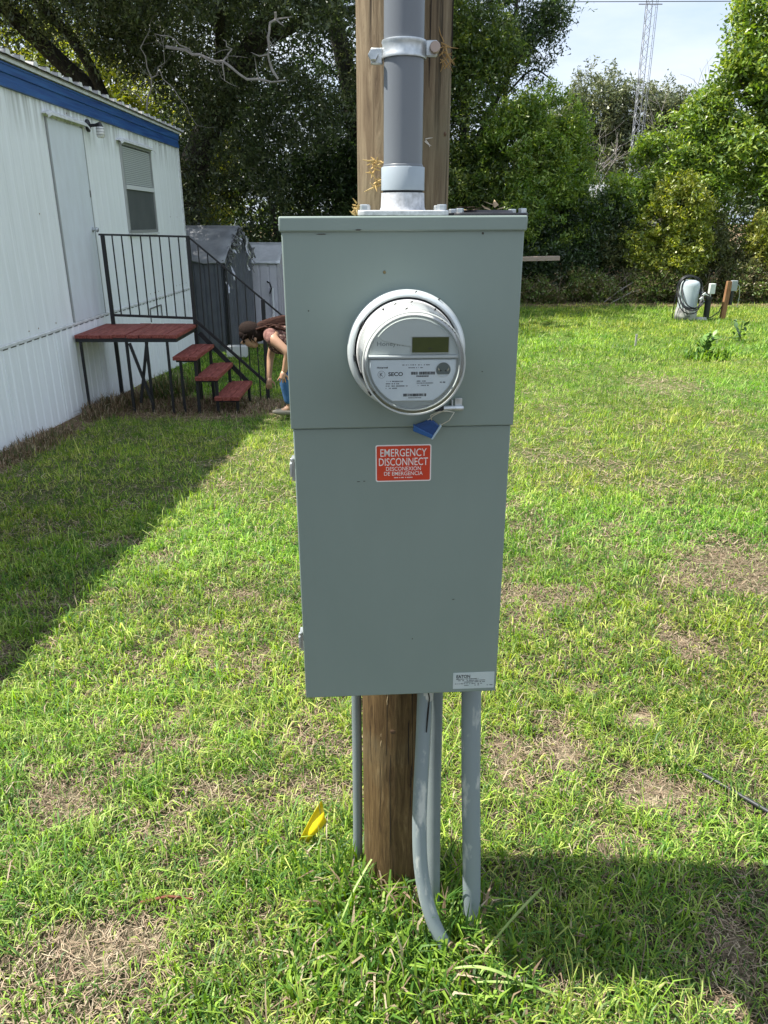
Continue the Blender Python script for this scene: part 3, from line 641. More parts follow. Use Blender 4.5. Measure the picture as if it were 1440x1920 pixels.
def closure():
    x, y, z = frame_pt(.137, .075, 1.5885)
    t = thing('hub_closure_plate', 'dark hub closure plate bolted on the right of the box top', 'closure plate', (x, y, z), (0, 0, YAW))
    pr = rrect(.118, .100, .012, 6); m_ = len(pr); fl = MB()
    fl.add([(p[0], p[1], 0) for p in pr] + [(p[0], p[1], .005) for p in pr], [tuple(range(m_))[::-1], tuple(range(m_, 2*m_))] + [(i, (i+1) % m_, (i+1) % m_ + m_, i+m_) for i in range(m_)])
    fl.build('plate', mat('dark_plate', (.05,.05,.055), .5, .3), t, bevel=.001)
    MB().lathe([(.0001,.009),(.040,.009),(.043,.005)], 'z', seg=40).build('dome', mat('dark_dome', (.07,.065,.07), .45, .3), t, smooth=50)
    for sx in (-1, 1):
        for sy in (-1, 1): MB().lathe([(.0001,.0115),(.0060,.0115),(.0066,.010),(.0066,.005)], 'z', (sx*.050, sy*.038, 0), 6).build('bolt', M['galv'], t)
closure()
# dry debris caught on pole and box
tan = mat('dried_catkin', (.50,.33,.10), .8, col2=(.62,.45,.20), scale=50); tan2 = mat('dry_leaf_tan', (.42,.31,.19), .8, col2=(.28,.19,.10), scale=60)
brn = mat('dry_rootlet', (.30,.17,.05), .8, col2=(.45,.30,.12), scale=50)
def debris(name, lab, cat, base, n, L, r, m_, spread, seed, leaf=False):
    rr = random.Random(seed); b = MB()
    for i in range(n):
        p = Vector([rr.uniform(-s, s) for s in spread]); d = Vector((rr.uniform(-1,1), rr.uniform(-.3,.15), rr.uniform(-1,1)))
        if leaf: d.z *= .25; d.y = rr.uniform(-1, 1)
        d.normalize(); k = Vector((rr.uniform(-1,1), rr.uniform(-.3,.1), rr.uniform(-1,1)))*.35
        l = L*rr.uniform(.4, 1.1); pts = [p, p + (d+k*.5)*l*.5, p + (d*1.0+k)*l]
        if leaf:
            s = d.cross(Vector((0,0,1))).normalized()*l*.22; b.add([pts[0], pts[1]+s, pts[2], pts[1]-s], [(0,1,2,3)])
        else: b.tube(pts, [r, r*.9, r*.3], 5)
    o = b.build(name, m_, None, smooth=70, fix=False); o.location = base; return tag(o, lab, cat)
debris('dried_catkins', 'yellow dried catkins stuck on the pole left of the pipe coupling', 'catkins', (-.014, 1.402, 1.655), 30, .016, .0016, tan, (.003,.003,.022), 1)
debris('dried_catkins', 'yellow dried catkins at the left foot of the pole on the box top', 'catkins', (-.047, 1.385, 1.600), 26, .009, .0015, tan, (.003,.003,.010), 2)
debris('dry_rootlets', 'brown wiry rootlets clinging to the right side of the pole top', 'rootlets', (.098, 1.424, 1.835), 26, .026, .0010, brn, (.004,.004,.022), 3)
debris('dry_leaves', 'curled dry leaves lying on the dark closure plate', 'dry leaves', (frame_pt(.130, .070, 1.5995)[0], frame_pt(.130, .070, 0)[1], 1.600), 18, .028, .001, tan2, (.030,.02,.004), 4, leaf=True)
debris('white_staple', 'small pale bent wire on the pole beside the pipe', 'staple', (.070, 1.405, 1.715), 3, .016, .0007, mat('pale_wire', (.7,.66,.6), .5), (.003,.001,.012), 8)

# ------------------------------------------------------------------ conduits below the box
def conduit(pts, r, lab, m_, seg=20):
    P = [Vector(p) for p in pts]; base = P[-1].copy(); base.z = 0
    t = thing('conduit', lab, 'conduit', base)
    # Catmull-Rom
    Q = []
    for i in range(len(P)-1):
        p0, p1, p2, p3 = P[max(i-1,0)], P[i], P[i+1], P[min(i+2,len(P)-1)]
        for k in range(8):
            u = k/8; Q.append(.5*((2*p1)+(p2-p0)*u+(2*p0-5*p1+4*p2-p3)*u*u+(3*p1-p0-3*p2+p3)*u**3))
    Q.append(P[-1]); Q = [q-base for q in Q]
    MB().tube(Q, r, seg).build('pipe', m_, t, smooth=60); return t, base
peel = mat('peeled_pale_film', (.52,.54,.50), .7, col2=(.40,.41,.37), scale=60)
crk = mat('split_black', (.015,.012,.010), .9)
mold = mat('weathered_pale_pvc', (.23,.275,.29), .5, col2=(.52,.54,.51), scale=26, lo=.56, hi=.66, stretch=(1,1,.3), bump=.2, bscale=70)
conduit([(-.064,1.502,.735),(-.065,1.502,.35),(-.068,1.502,-.06)], .0118, 'thin grey conduit left of the wooden pole', M['pvcw'])
t, bs = conduit([(.086,1.335,.735),(.083,1.328,.55),(.078,1.312,.36),(.084,1.295,.22),(.108,1.272,.11),(.150,1.250,.02),(.185,1.235,-.06)], .0160, 'pale bent conduit curving out at the foot of the pole', mold)
cp = [Vector(p)-bs for p in ((.0905,1.3190,.722),(.0885,1.3182,.69),(.0935,1.3180,.665),(.0910,1.3150,.63),(.0885,1.3120,.585))]
q = Vector((.0862,1.3345,0))-bs; MB().lathe([(.0163,.655),(.0164,.670),(.0164,.724),(.0163,.726)], 'z', (q.x, q.y-.0012, 0), 24).build('peeled_film', peel, t, smooth=60)
MB().tube(cp, [.0008,.0022,.0012,.0019,.0012], 6).build('split', crk, t, smooth=60)
conduit([(.112,1.400,.735),(.114,1.392,.40),(.117,1.375,.14),(.121,1.36,-.06)], .0160, 'grey conduit half hidden behind the bent one', M['pvcw'])
t, bs = conduit([(.180,1.342,.735),(.190,1.342,.45),(.202,1.342,.20),(.212,1.342,-.06)], .0208, 'straight grey conduit standing right of the others', mold)
MB().lathe([(.0245,.700),(.0245,.722)], 'z', (.180-bs.x, 1.342-bs.y, 0), 8, True, True).build('lock_nut', M['galv'], t)
# ------------------------------------------------------------------ marker flag
def flag():
    t = thing('marker_flag', 'yellow marker flag on a wire stuck in the grass left of the pole', 'flag', (-.185, 1.59, 0))
    MB().tube([(.030,0,-.03),(.018,.0,.10),(.010,0,.175)], .0011, 6).build('wire', M['galv'], t)
    fm = mat('flag_yellow', (.80,.56,.005), .5, col2=(.72,.48,.004), scale=20)
    m, N, L, b = nodes('flag_plastic'); b.inputs['Base Color'].default_value = (.85,.62,.01,1); b.inputs['Roughness'].default_value = .45
    nx, nz_ = 8, 8; b_ = MB()
    A, B, Cc, D = Vector((.020,0,.158)), Vector((.032,0,.085)), Vector((-.018,-.01,.018)), Vector((-.044,-.012,.038))
    for i in range(nx+1):
        for j in range(nz_+1):
            u, v = i/nx, j/nz_; p = A.lerp(B, v).lerp(D.lerp(Cc, v), u); p.y += .010*math.sin(u*5+v*4)*u + .006*math.sin(v*7); b_.v.append(tuple(p))
    for i in range(nx):
        for j in range(nz_): q = i*(nz_+1)+j; b_.f.append((q, q+1, q+nz_+2, q+nz_+1))
    o = b_.build('pennant', m, t, smooth=80, fix=False); so = o.modifiers.new('s', 'SOLIDIFY'); so.thickness = .0006
flag()
# hose in the grass at right, sticks
hm = mat('black_hose', (.03,.032,.036), .5)
hp = [(1.12,1.66,.02),(1.02,1.78,.024),(.93,1.90,.020),(.86,2.02,.016)]
tag(MB().tube(hp, .006, 10).build('black_hose', hm, None, smooth=60), 'piece of black hose lying in the grass at the right edge', 'hose')
stk = mat('bleached_stick', (.28,.22,.16), .8, col2=(.18,.13,.09), scale=40)
for i, (a, b_, r, lab) in enumerate((((-.80,1.60,.012),(-.66,1.71,.016),.0028,'thin dry stick lying in the left foreground grass'),((-.60,1.40,.012),(-.47,1.405,.018),.004,'reddish bark fragment in the left foreground thatch'),((.50,2.18,.012),(.62,2.16,.014),.003,'short twig on the bare patch at the right'))):
    m_ = mat('red_bark', (.16,.05,.025), .8) if i == 1 else stk
    tag(MB().tube([a, tuple((Vector(a)+Vector(b_))/2+Vector((0,.01,.004))), b_], [r, r*.9, r*.5], 7).build('twig', m_, None, smooth=60), lab, 'twig')
st = mat('pebble_pale', (.55,.45,.38), .8)
sb = MB(); sb.lathe([(.0005,-.007),(.009,-.005),(.012,.001),(.008,.007),(.0005,.009)], 'z', (0,0,0), 9); o = sb.build('pebble', st, None, smooth=60); o.location = (.295,1.195,.012); tag(o, 'small pale pebble in the grass right of the pipes', 'pebble')

#@@TRAILER
# ------------------------------------------------------------------ mobile home
def trailer():
    XW = -3.2; Y0, Y1 = -3.0, 12.95
    t = thing('mobile_home', 'white ribbed mobile home with a blue band under the roof', 'mobile home', (-5.2, 5, -.3))
    org = Vector((-5.2, 5, -.3))
    def on(b, name, m_, parent=None, **k):
        o = b.build(name, m_, parent or t, **k); o.data.transform(Matrix.Translation(-org)); return o
    # streaky chalked white siding
    m, N, L, bs_ = nodes('chalky_white_siding'); bs_.inputs['Roughness'].default_value = .55
    tcn = N.new('ShaderNodeTexCoord'); mpn = N.new('ShaderNodeMapping'); mpn.inputs['Scale'].default_value = (9, 9, .8); L.new(tcn.outputs['Object'], mpn.inputs[0])
    n = N.new('ShaderNodeTexNoise'); n.inputs['Scale'].default_value = 1.5; n.inputs['Detail'].default_value = 7; n.inputs['Roughness'].default_value = .65; L.new(mpn.outputs[0], n.inputs['Vector'])
    r = N.new('ShaderNodeValToRGB'); r.color_ramp.elements[0].position = .34; r.color_ramp.elements[0].color = (.79,.82,.83,1); r.color_ramp.elements[1].position = .60; r.color_ramp.elements[1].color = (.86,.89,.91,1)
    L.new(n.outputs[0], r.inputs[0])
    sx = N.new('ShaderNodeSeparateXYZ'); L.new(tcn.outputs['Object'], sx.inputs[0])
    # grime runs starting under the blue band
    mp3 = N.new('ShaderNodeMapping'); mp3.inputs['Scale'].default_value = (5, 14, 1.0); L.new(tcn.outputs['Object'], mp3.inputs[0])
    n3 = N.new('ShaderNodeTexNoise'); n3.inputs['Scale'].default_value = 1.2; n3.inputs['Detail'].default_value = 6; L.new(mp3.outputs[0], n3.inputs['Vector'])
    mr = N.new('ShaderNodeMapRange'); mr.inputs[1].default_value = 2.55; mr.inputs[2].default_value = 2.98; L.new(sx.outputs[2], mr.inputs[0])
    mu = N.new('ShaderNodeMath'); mu.operation = 'MULTIPLY'; L.new(mr.outputs[0], mu.inputs[0])
    r3 = N.new('ShaderNodeValToRGB'); r3.color_ramp.elements[0].position = .42; r3.color_ramp.elements[1].position = .62; L.new(n3.outputs[0], r3.inputs[0]); L.new(r3.outputs[0], mu.inputs[1])
    x = N.new('ShaderNodeMix'); x.data_type = 'RGBA'; x.inputs[7].default_value = (.42,.43,.41,1); L.new(mu.outputs[0], x.inputs[0]); L.new(r.outputs[0], x.inputs[6]); L.new(x.outputs[2], bs_.inputs['Base Color'])
    WH = m
    blue = mat('blue_band', (.009,.048,.20), .5, col2=(.028,.115,.33), scale=5, stretch=(1,.3,6)); whp = mat('white_trim_chalky', (.72,.74,.74), .5, col2=(.55,.56,.55), scale=12)
    dk = mat('dark_trim_and_shade', (.12,.12,.11), .9); roofm = mat('old_roof_metal', (.22,.21,.20), .6, .2, col2=(.40,.40,.39), scale=14, stretch=(1,1,1))
    # ribbed wall sheets: a panel every 1.2 m
    def ribbed(y0, y1, z0, z1f, name, off=0.0, pitch=.20, depth=.0022):
        b = MB(); y = y0; P = []
        while y < y1-1e-6:
            e = min(y+pitch, y1); w = e-y
            P += [(y, 0), (y+w*.62, 0), (y+w*.70, depth), (y+w*.92, depth)]; y = e
        P.append((y1, 0)); n_ = len(P)
        for (yy, dx) in P: b.v += [(XW+off+dx, yy, z0(yy)), (XW+off+dx, yy, z1f(yy))]
        for i in range(n_-1): b.f.append((2*i, 2*i+2, 2*i+3, 2*i+1))
        return on(b, name, WH, fix=False)
    seam = lambda y: .60 - .008*max(0, y-8.9)
    yy = Y0; door0, door1 = 8.0, 8.92
    edges = [Y0, -1.2, .6, 2.4, 4.2, 6.0, door0-.02, door1+.02, 11.0, Y1]
    for a, b_ in zip(edges[:-1], edges[1:]):
        if abs(a-(door0-.02)) < 1e-6: ribbed(a, b_, lambda y: 2.52, lambda y: 2.66, 'wall_panel')
        else: ribbed(a, b_, seam, lambda y: 2.66, 'wall_panel')
    e2 = [Y0, -1.2, .6, 2.4, 4.2, 5.3, 6.4, 7.5, 8.6, 9.7, 10.8, 11.9, Y1]
    for i, (a, b_) in enumerate(zip(e2[:-1], e2[1:])):
        ribbed(a+.002, b_-.002, lambda y: gz(XW, y)-.06, lambda y: seam(y)-.012, 'skirting_panel', off=.006+.002*(i % 2), pitch=.155, depth=.005)
    # core, ends
    b = MB(); b.box(-7.2, XW-.010, Y0, Y1-.002, -.9, 2.86); on(b, 'body', WH)
    b = MB(); b.box(XW-.012, XW+.022, Y1-.03, Y1+.012, -.75, 2.70); on(b, 'corner_trim', whp)
    rs = mat('rust_spot', (.20,.09,.04), .9); rq = random.Random(9); me_ = None
    for k in range(44):
        yy_ = 4.6+rq.random()*8.2; zz_ = rq.choice((.66,.66,2.60,1.65)); yy_ = round(yy_/.2)*.2+.15
        if zz_ == 1.65 and (7.9 < yy_ < 9.0 or 10 < yy_ < 11.4): continue
        o = on(MB().lathe([(.0001,.004),(.006,.003),(.007,0)], 'x', (XW+.003, yy_, zz_), 8), 'screw', rs)
    # seam strip with ragged rivets
    b = MB(); b.v = []; n_ = 60
    for i in range(n_+1):
        y = Y0+(Y1-Y0)*i/n_; z = seam(y)
        b.v += [(XW+.012, y, z-.020), (XW+.018, y, z-.016), (XW+.018, y, z+.004), (XW+.006, y, z+.012)]
    for i in range(n_):
        q = 4*i
        for k in range(3): b.f.append((q+k, q+4+k, q+5+k, q+k+1))
    on(b, 'seam_strip', whp, fix=False)
    b = MB()
    for i in range(n_+1):
        y = Y0+(Y1-Y0)*i/n_; z = seam(y); b.v += [(XW+.008, y, z-.031), (XW+.008, y, z-.020)]
    for i in range(n_): q = 2*i; b.f.append((q, q+2, q+3, q+1))
    on(b, 'seam_painted_shade', dk, fix=False)  # flat dark strip paints the shade under the seam strip
    # blue fascia in three stepped lengths (folded metal band)
    prof = [(0.004,2.636),(.030,2.640),(.030,2.690),(.022,2.694),(.022,2.742),(.034,2.748),(.034,2.806),(.040,2.812),(.040,2.826)]
    e3 = [Y0, 1.5, 6.6, 9.9, Y1+.02]
    for a, b_ in zip(e3[:-1], e3[1:]):
        b = MB()
        for y in (a+.001, b_-.001):
            b.v += [(XW+dx, y, z+ (.006*(y-8)/5)) for dx, z in prof]
        n_ = len(prof)
        for k in range(n_-1): b.f.append((k, k+n_, k+n_+1, k+1))
        on(b, 'blue_fascia', blue, fix=False)
    b = MB(); b.bar((XW+.045, Y0, 2.846), (XW+.045, Y1+.02, 2.858), .022, .038); on(b, 'white_drip_edge', whp)
    # ribbed metal roof
    pitch = .27; b = MB(); P = []; y = Y0
    while y < Y1:
        P += [(y, 0), (y+.17, 0), (y+.19, .035), (y+.25, .035)]; y += pitch
    zc = 2.878
    for (yy, dz) in P:
        b.v += [(XW+.085, yy, zc+dz), (XW+.085, yy, zc+dz-.004 if dz else zc-.004), (-5.2, yy, zc+dz+.16), (-7.3, yy, zc+dz-.02)]
    for i in range(len(P)-1):
        q = 4*i; b.f += [(q, q+4, q+6, q+2), (q+2, q+6, q+7, q+3), (q+1, q+5, q+4, q)]
    on(b, 'metal_roof', roofm, fix=False)
    b = MB(); b.box(-7.25, XW+.06, Y0, Y1, 2.862, 2.874); on(b, 'roof_edge_flashing', roofm)
    # white rib closures along the eave
    yy = Y0+.19
    k = 0
    while yy < Y1-.1:
        if yy > 4: MB_ = MB(); MB_.add([(XW+.088, yy-.02, zc+.0), (XW+.088, yy+.08, zc), (XW+.088, yy+.065, zc+.040), (XW+.088, yy-.002, zc+.040), (XW+.03, yy-.002, zc+.044), (XW+.03, yy+.065, zc+.044)], [(0,1,2,3),(3,2,5,4)]); on(MB_, 'rib_end', mat('rib_end_white', (.72,.72,.70), .5) if k == 0 else bpy.data.materials['rib_end_white'], fix=False); k += 1
        yy += pitch
    # door
    dm = mat('door_white', (.72,.77,.82), .5, col2=(.66,.70,.74), scale=2.5, stretch=(1,3,1))
    b = MB(); b.box(XW-.02, XW+.012, door0+.012, door1-.012, .612, 2.500); d = on(b, 'door', dm, bevel=.003)
    b = MB(); b.bar((XW+.006, door0, .60), (XW+.006, door0, 2.51), .016, .022); on(b, 'door_jamb', mat('jamb_grey', (.35,.36,.36), .6))
    b = MB(); b.bar((XW+.006, door1, .60), (XW+.006, door1, 2.51), .016, .022); on(b, 'door_jamb', bpy.data.materials['jamb_grey'])
    b = MB(); b.box(XW-.01, XW+.010, door0-.01, door1+.01, .585, .610); on(b, 'door_sill', dk)
    def hood(y0, y1, z, name):
        b = MB(); n_ = 12; pr = [(0,.03),(.045,.030),(.065,.012),(.068,-.012),(.064,-.012),(.060,.008),(.042,.024),(0,.024)]
        for i in range(n_+1):
            u = i/n_; y = y0+(y1-y0)*u; e = .030*max(0, abs(2*u-1)-.86)/.14
            b.v += [(XW+dx*1.0, y, z+dz-e) for dx, dz in pr]
        m_ = len(pr)
        for i in range(n_):
            for k_ in range(m_-1): b.f.append((i*m_+k_, (i+1)*m_+k_, (i+1)*m_+k_+1, i*m_+k_+1))
        b.f += [tuple(range(m_)), tuple(n_*m_+k_ for k_ in range(m_))[::-1]]
        return on(b, name, whp, smooth=40)
    hood(door0-.07, door1+.10, 2.535, 'door_hood')
    kn = MB(); kn.lathe([(.024,0),(.026,.006),(.012,.010),(.011,.03),(.024,.040),(.027,.052),(.020,.064),(.0005,.067)], 'x', (XW+.012, 8.84, 1.50), 20); on(kn, 'door_knob', M['galv'], d, smooth=50).parent = d
    b = MB(); b.box(XW+.010, XW+.016, 8.895, 8.925, 1.83, 1.90); on(b, 'hinge', dk)
    # window
    y0, y1, zb, zt = 10.12, 11.34, 1.465, 2.475
    fr = mat('window_alu', (.42,.43,.42), .45, .4); 
    b = MB()
    for q in (((y0,zb),(y1,zb)),((y0,zt),(y1,zt)),((y0,zb),(y0,zt)),((y1,zb),(y1,zt))):
        b.bar((XW+.012, q[0][0], q[0][1]), (XW+.012, q[1][0], q[1][1]), .035, .035)
    w = on(b, 'window', fr)
    b = MB(); b.bar((XW+.022, y0+.02, 1.985), (XW+.022, y1-.02, 1.985), .03, .05); on(b, 'meeting_rail', mat('rail_white', (.66,.68,.68), .4), w)
    b = MB(); b.box(XW+.005, XW+.008, y0+.02, y1-.02, 2.0, zt-.02); on(b, 'window_pane', mat('dark_glass', (.10,.115,.115), .12, spec=.6), w)
    sl = mat('blind_slat', (.42,.45,.44), .6); nsl = 19; zz0 = 2.02; stp = (zt-.03-zz0)/nsl
    me0 = None
    for i in range(nsl):
        if me0 is None:
            b = MB(); b.box(XW+.010, XW+.016, y0+.03, y1-.03, zz0, zz0+stp*.80); o = on(b, 'blind_slat', sl, w); me0 = o.data
        else:
            o = bpy.data.objects.new('blind_slat', me0); link(o, w); o.location = (0, 0, stp*i)
    b = MB(); b.box(XW+.009, XW+.015, y0+.02, y1-.02, zb+.02, 1.96); on(b, 'insect_screen', mat('dark_screen', (.075,.085,.085), .6, col2=(.10,.11,.11), scale=3), w)
    hood(y0-.10, y1+.14, 2.495, 'window_hood')
    b = MB(); b.box(XW+.0, XW+.035, y0-.04, y1+.04, zb-.045, zb-.02); on(b, 'window_sill', whp)
    # skirting access hatch
    b = MB()
    for q in (((10.60,.475),(11.15,.475)),((11.15,.475),(11.15,.30)),((10.60,.475),(10.60,.30))): b.bar((XW+.020, q[0][0], q[0][1]), (XW+.020, q[1][0], q[1][1]), .012, .014)
    on(b, 'hatch_edge', dk)
    # porch light
    p = (XW, 9.10, 2.548)
    lt = bpy.data.objects.new('porch_light', None); C.objects.link(lt); lt.parent = t; lt.location = Vector(p)-org
    MB().lathe([(.0005,0),(.062,0),(.062,.018),(.040,.030),(.0005,.030)], 'x', (.004,0,0), 24).build('mount', M['black'], lt, smooth=40)
    MB().tube([(.03,0,0),(.09,.01,.005),(.135,.01,.012),(.135,.01,-.01)], [.016,.016,.03,.040], 16).build('arm_cap', M['black'], lt, smooth=50)
    jar = mat('jar_glass', (.62,.62,.60), .15, col2=(.78,.78,.76), scale=40, spec=.8)
    MB().lathe([(.038,-.012),(.042,-.03),(.044,-.07),(.042,-.105),(.030,-.118),(.0005,-.120)], 'z', (.135,.01,0), 20).build('jar', jar, lt, smooth=50)
    b = MB(); 
    for zz in (-.03, -.06, -.09): b.lathe([(.0435,zz-.003),(.0465,zz),(.0435,zz+.003)], 'z', (.135,.01,0), 20)
    b.build('jar_cage', mat('cage_grey', (.35,.35,.34), .4, .5), lt, smooth=50)
trailer()

# ------------------------------------------------------------------ entry steps
def steps():
    t = thing('entry_steps', 'black iron entry steps with red brown painted planks at the mobile home door', 'steps', (-2.2, 8.3, -.30)); org = Vector((-2.2, 8.3, -.30))
    def on(b, name, m_, parent=None, **k):
        o = b.build(name, m_, parent or t, **k); o.data.transform(Matrix.Translation(-org)); return o
    red = mat('red_brown_plank', (.17,.028,.020), .7, col2=(.34,.10,.075), scale=9, stretch=(7,.8,7), lo=.42, hi=.68, bump=.5, bscale=25, dist=.002)
    zp = .500; Y0, Y1 = 7.90, 8.80
    # platform planks run front to back
    n = 8; x0, x1 = -3.17, -2.12; w = (x1-x0)/n
    for i in range(n):
        a = x0+i*w; dz = random.uniform(-.003, .003)
        on(MB().box(a+.003, a+w-.003, Y0-.02+random.uniform(-.012,.012), Y1+.03+random.uniform(-.012,.012), zp-.034+dz, zp+dz), 'platform_plank', red, bevel=.003)
    on(MB().box(x0, x1-.01, Y0-.005, Y0+.025, zp-.075, zp-.036), 'platform_frame', M['iron']); on(MB().box(x0, x1-.01, Y1-.02, Y1+.01, zp-.075, zp-.036), 'platform_frame', M['iron'])
    on(MB().box(x1-.045, x1-.012, Y0+.027, Y1-.022, zp-.075, zp-.036), 'platform_frame', M['iron'])
    # treads
    tr = ((-2.18,-1.93,.285),(-1.97,-1.73,.075),(-1.78,-1.52,-.135))
    for xa, xb, z in tr:
        td = bpy.data.objects.new('tread', None); C.objects.link(td); td.parent = t; td.location = Vector((xa, Y0, z))-org
        for k in range(3):
            ww = (xb-xa)/3; MB().box(k*ww+.002, (k+1)*ww-.002, -.06+random.uniform(-.008,.008), .82, -.040, random.uniform(-.003,.002)).build('plank', red, td, bevel=.003)
        for k, yy in enumerate((.02, .74)):
            MB().box(.015, (xb-xa)-.015, yy, yy+.03, -.070, -.042).build('bracket', M['iron'], td)
    # legs
    def leg(a, b_, w=.026): on(MB().bar(a, b_, w), 'leg', M['iron'])
    g = lambda x, y: gz(x, y)-.05
    for x in (-3.125, -2.235): leg((x, Y0+.01, g(x, Y0)), (x, Y0+.01, zp-.04), .024)
    for x in (-2.66, -2.455): leg((x, Y0+.03, g(x, Y0)), (x-.0, Y0+.03, zp-.07), .026)
    leg((-2.62, Y0+.0, .415), (-2.44, Y0-.01, -.22), .026); leg((-2.455, Y0+.05, .42), (-2.59, Y0+.06, -.22), .026)
    for (xa, xb, z) in tr:
        for yy in (Y0+.03, Y0+.75):
            leg((xb-.035, yy, g(xb, yy)), (xb-.035, yy, z-.045), .030)
            if xa == tr[0][0]: leg((xa+.05, yy+.035, g(xa, yy)), (xa+.05, yy+.035, z-.045), .026)
    # stringer
    on(MB().bar((-2.10, Y1-.02, .40), (-1.55, Y1-.02, -.20), .02, .05), 'stringer', M['iron'])
    # railing at the back edge
    yr = 8.76
    def bar(a, b_, w, nm): on(MB().bar(a, b_, w), nm, M['iron'])
    bar((-3.06, yr, g(-3.06, yr)), (-3.06, yr, 1.445), .036, 'rail_post'); bar((-2.135, yr, g(-2.1, yr)), (-2.135, yr, 1.435), .036, 'rail_post')
    bar((-3.10, yr, 1.452), (-2.12, yr, 1.430), .020, 'top_rail'); bar((-3.05, yr, .600), (-2.14, yr, .565), .026, 'bottom_rail')
    for i in range(8):
        u = (i+1)/9; x = -3.06 + .925*u; bar((x, yr, .59-.03*u), (x, yr, 1.45-.02*u), .012, 'baluster')
    # sloping rail with newel
    A, B = Vector((-2.13, yr, 1.43)), Vector((-1.08, yr, .535)); a, b_ = Vector((-2.13, yr, .545)), Vector((-1.345, yr, -.185))
    bar(A, B, .018, 'sloping_top_rail'); bar(a, b_, .030, 'sloping_bottom_rail')
    for i in range(8):
        x = -2.13 + (i+1)*.0975; zt = A.z + (B.z-A.z)*(x-A.x)/(B.x-A.x); zb = a.z + (b_.z-a.z)*(x-a.x)/(b_.x-a.x)
        if x < -1.37: bar((x, yr, zb), (x, yr, zt), .011, 'baluster')
    bar((-1.355, yr, g(-1.35, yr)), (-1.355, yr, .77), .040, 'newel_post'); bar((-1.09, yr, g(-1.09, yr)), (-1.09, yr, .545), .022, 'newel_post')
    for i, x in enumerate((-1.66, -1.44)): bar((x, yr-.02, g(x, yr)), (x, yr-.02, -.02 if i else .12), .014, 'short_stake')
steps()

# ------------------------------------------------------------------ sheds
def shed(name, lab, cat, loc, rz, L_, Wd, he, hr, mw, mr_, torn=False, seedn=1):
    t = thing(name, lab, cat, loc, (0, 0, rz)); rr = random.Random(seedn)
    # local: x along ridge (-L_..0), gable end at x = 0 ; y depth 0..Wd
    def ribs(p0, p1, h0, h1, nm, pitch=.19):
        b = MB(); p0, p1 = Vector(p0), Vector(p1); d = (p1-p0); L2 = d.length; d.normalize(); nrm = Vector((d.y, -d.x, 0)); s = 0; P = []
        while s < L2-1e-4:
            e = min(s+pitch, L2); P += [(s, 0), (s+(e-s)*.8, 0), (s+(e-s)*.86, -.018), (s+(e-s)*.96, -.018)]; s = e
        P.append((L2, 0))
        for s_, o in P:
            q = p0+d*s_+nrm*o; u = s_/L2; b.v += [(q.x, q.y, 0), (q.x, q.y, h0(u))]
        for i in range(len(P)-1): b.f.append((2*i, 2*i+2, 2*i+3, 2*i+1))
        return b.build(nm, mw, t, fix=False)
    ribs((-L_,0,0), (0,0,0), lambda u: he, None, 'side_wall'); ribs((-L_,Wd,0), (0,Wd,0), lambda u: he, None, 'side_wall')
    ribs((0,0,0), (0,Wd,0), lambda u: he + (hr-he)*(1-abs(2*u-1))**.8, None, 'gable_wall'); ribs((-L_,Wd,0), (-L_,0,0), lambda u: he + (hr-he)*(1-abs(2*u-1)), None, 'gable_wall')
    for sgn in (0, 1):
        b = MB(); n = 8; m_ = 14
        for i in range(m_+1):
            for j in range(n+1):
                u, v = i/m_, j/n; x = -L_-.05 + (L_+.12)*u; yy = (-.06 + (Wd/2+.06)*v); yy = yy if sgn == 0 else Wd-yy
                z = he-.03 + (hr-he+.05)*(v**.85) + (.02*math.sin(u*19+v*5)+.012*math.sin(u*43))*(1-v)*(1 if torn else .2)
                b.v.append((x, yy, z))
        for i in range(m_):
            for j in range(n): q = i*(n+1)+j; b.f.append((q, q+1, q+n+2, q+n+1))
        o = b.build('roof', mr_, t, smooth=60, fix=False); s = o.modifiers.new('s', 'SOLIDIFY'); s.thickness = .02; s.offset = 1
    return t
dkg = mat('dark_grey_resin', (.10,.108,.125), .42, col2=(.13,.14,.16), scale=5); dkr = mat('grey_shed_cover', (.20,.21,.225), .28, col2=(.32,.33,.345), scale=3, bump=.5, bscale=4, dist=.05)
sz = gz(-3.2, 14)-.02
s1 = shed('garden_shed', 'dark grey garden shed with torn foil along its gable', 'shed', (-2.80, 13.75, sz), R(-9), 2.6, 1.6, 1.62, 2.14, dkg, dkr, True, 3)
foil = mat('torn_foil', (.50,.51,.53), .25, .6, col2=(.22,.22,.24), scale=30, bump=.6, bscale=40, dist=.01)
def foil_strips():
    rr = random.Random(4)
    for i in range(34):
        u = rr.random(); v = u*.5 if rr.random() < .75 else 1-u*.4     # along front verge mostly
        y = v*1.6; z = 1.60 + (.54)*(1-abs(2*v-1))**.8; L2 = rr.uniform(.12, .55)*(1.2-u*.4); w = rr.uniform(.03, .10); b = MB(); P = []
        d = Vector((rr.uniform(-.05,.10), rr.uniform(-.15,.10), -1)).normalized()
        for k in range(6):
            p = Vector((.075+rr.uniform(-.04,.05), y, z+.02)) + d*L2*k/5 + Vector((rr.uniform(-.02,.02), rr.uniform(-.02,.02), 0)); ww = w*(1-.75*k/5); b.v += [tuple(p-Vector((rr.uniform(-.01,.02), ww/2, 0))), tuple(p+Vector((rr.uniform(-.01,.02), ww/2, 0)))]
        for k in range(5): q = 2*k; b.f.append((q, q+1, q+3, q+2))
        b.build('foil_strip', foil, s1, smooth=80, fix=False)
foil_strips()
MB().box(.015, .045, -.03, .03, .02, 1.62).build('corner_post', M['black'], s1)
lil = mat('pale_lilac_steel', (.56,.55,.60), .45, col2=(.64,.63,.67), scale=4); lir = mat('bright_roof_steel', (.55,.57,.60), .35, .2, col2=(.70,.72,.75), scale=6)
sz2 = gz(-2.2, 15.4)-.02
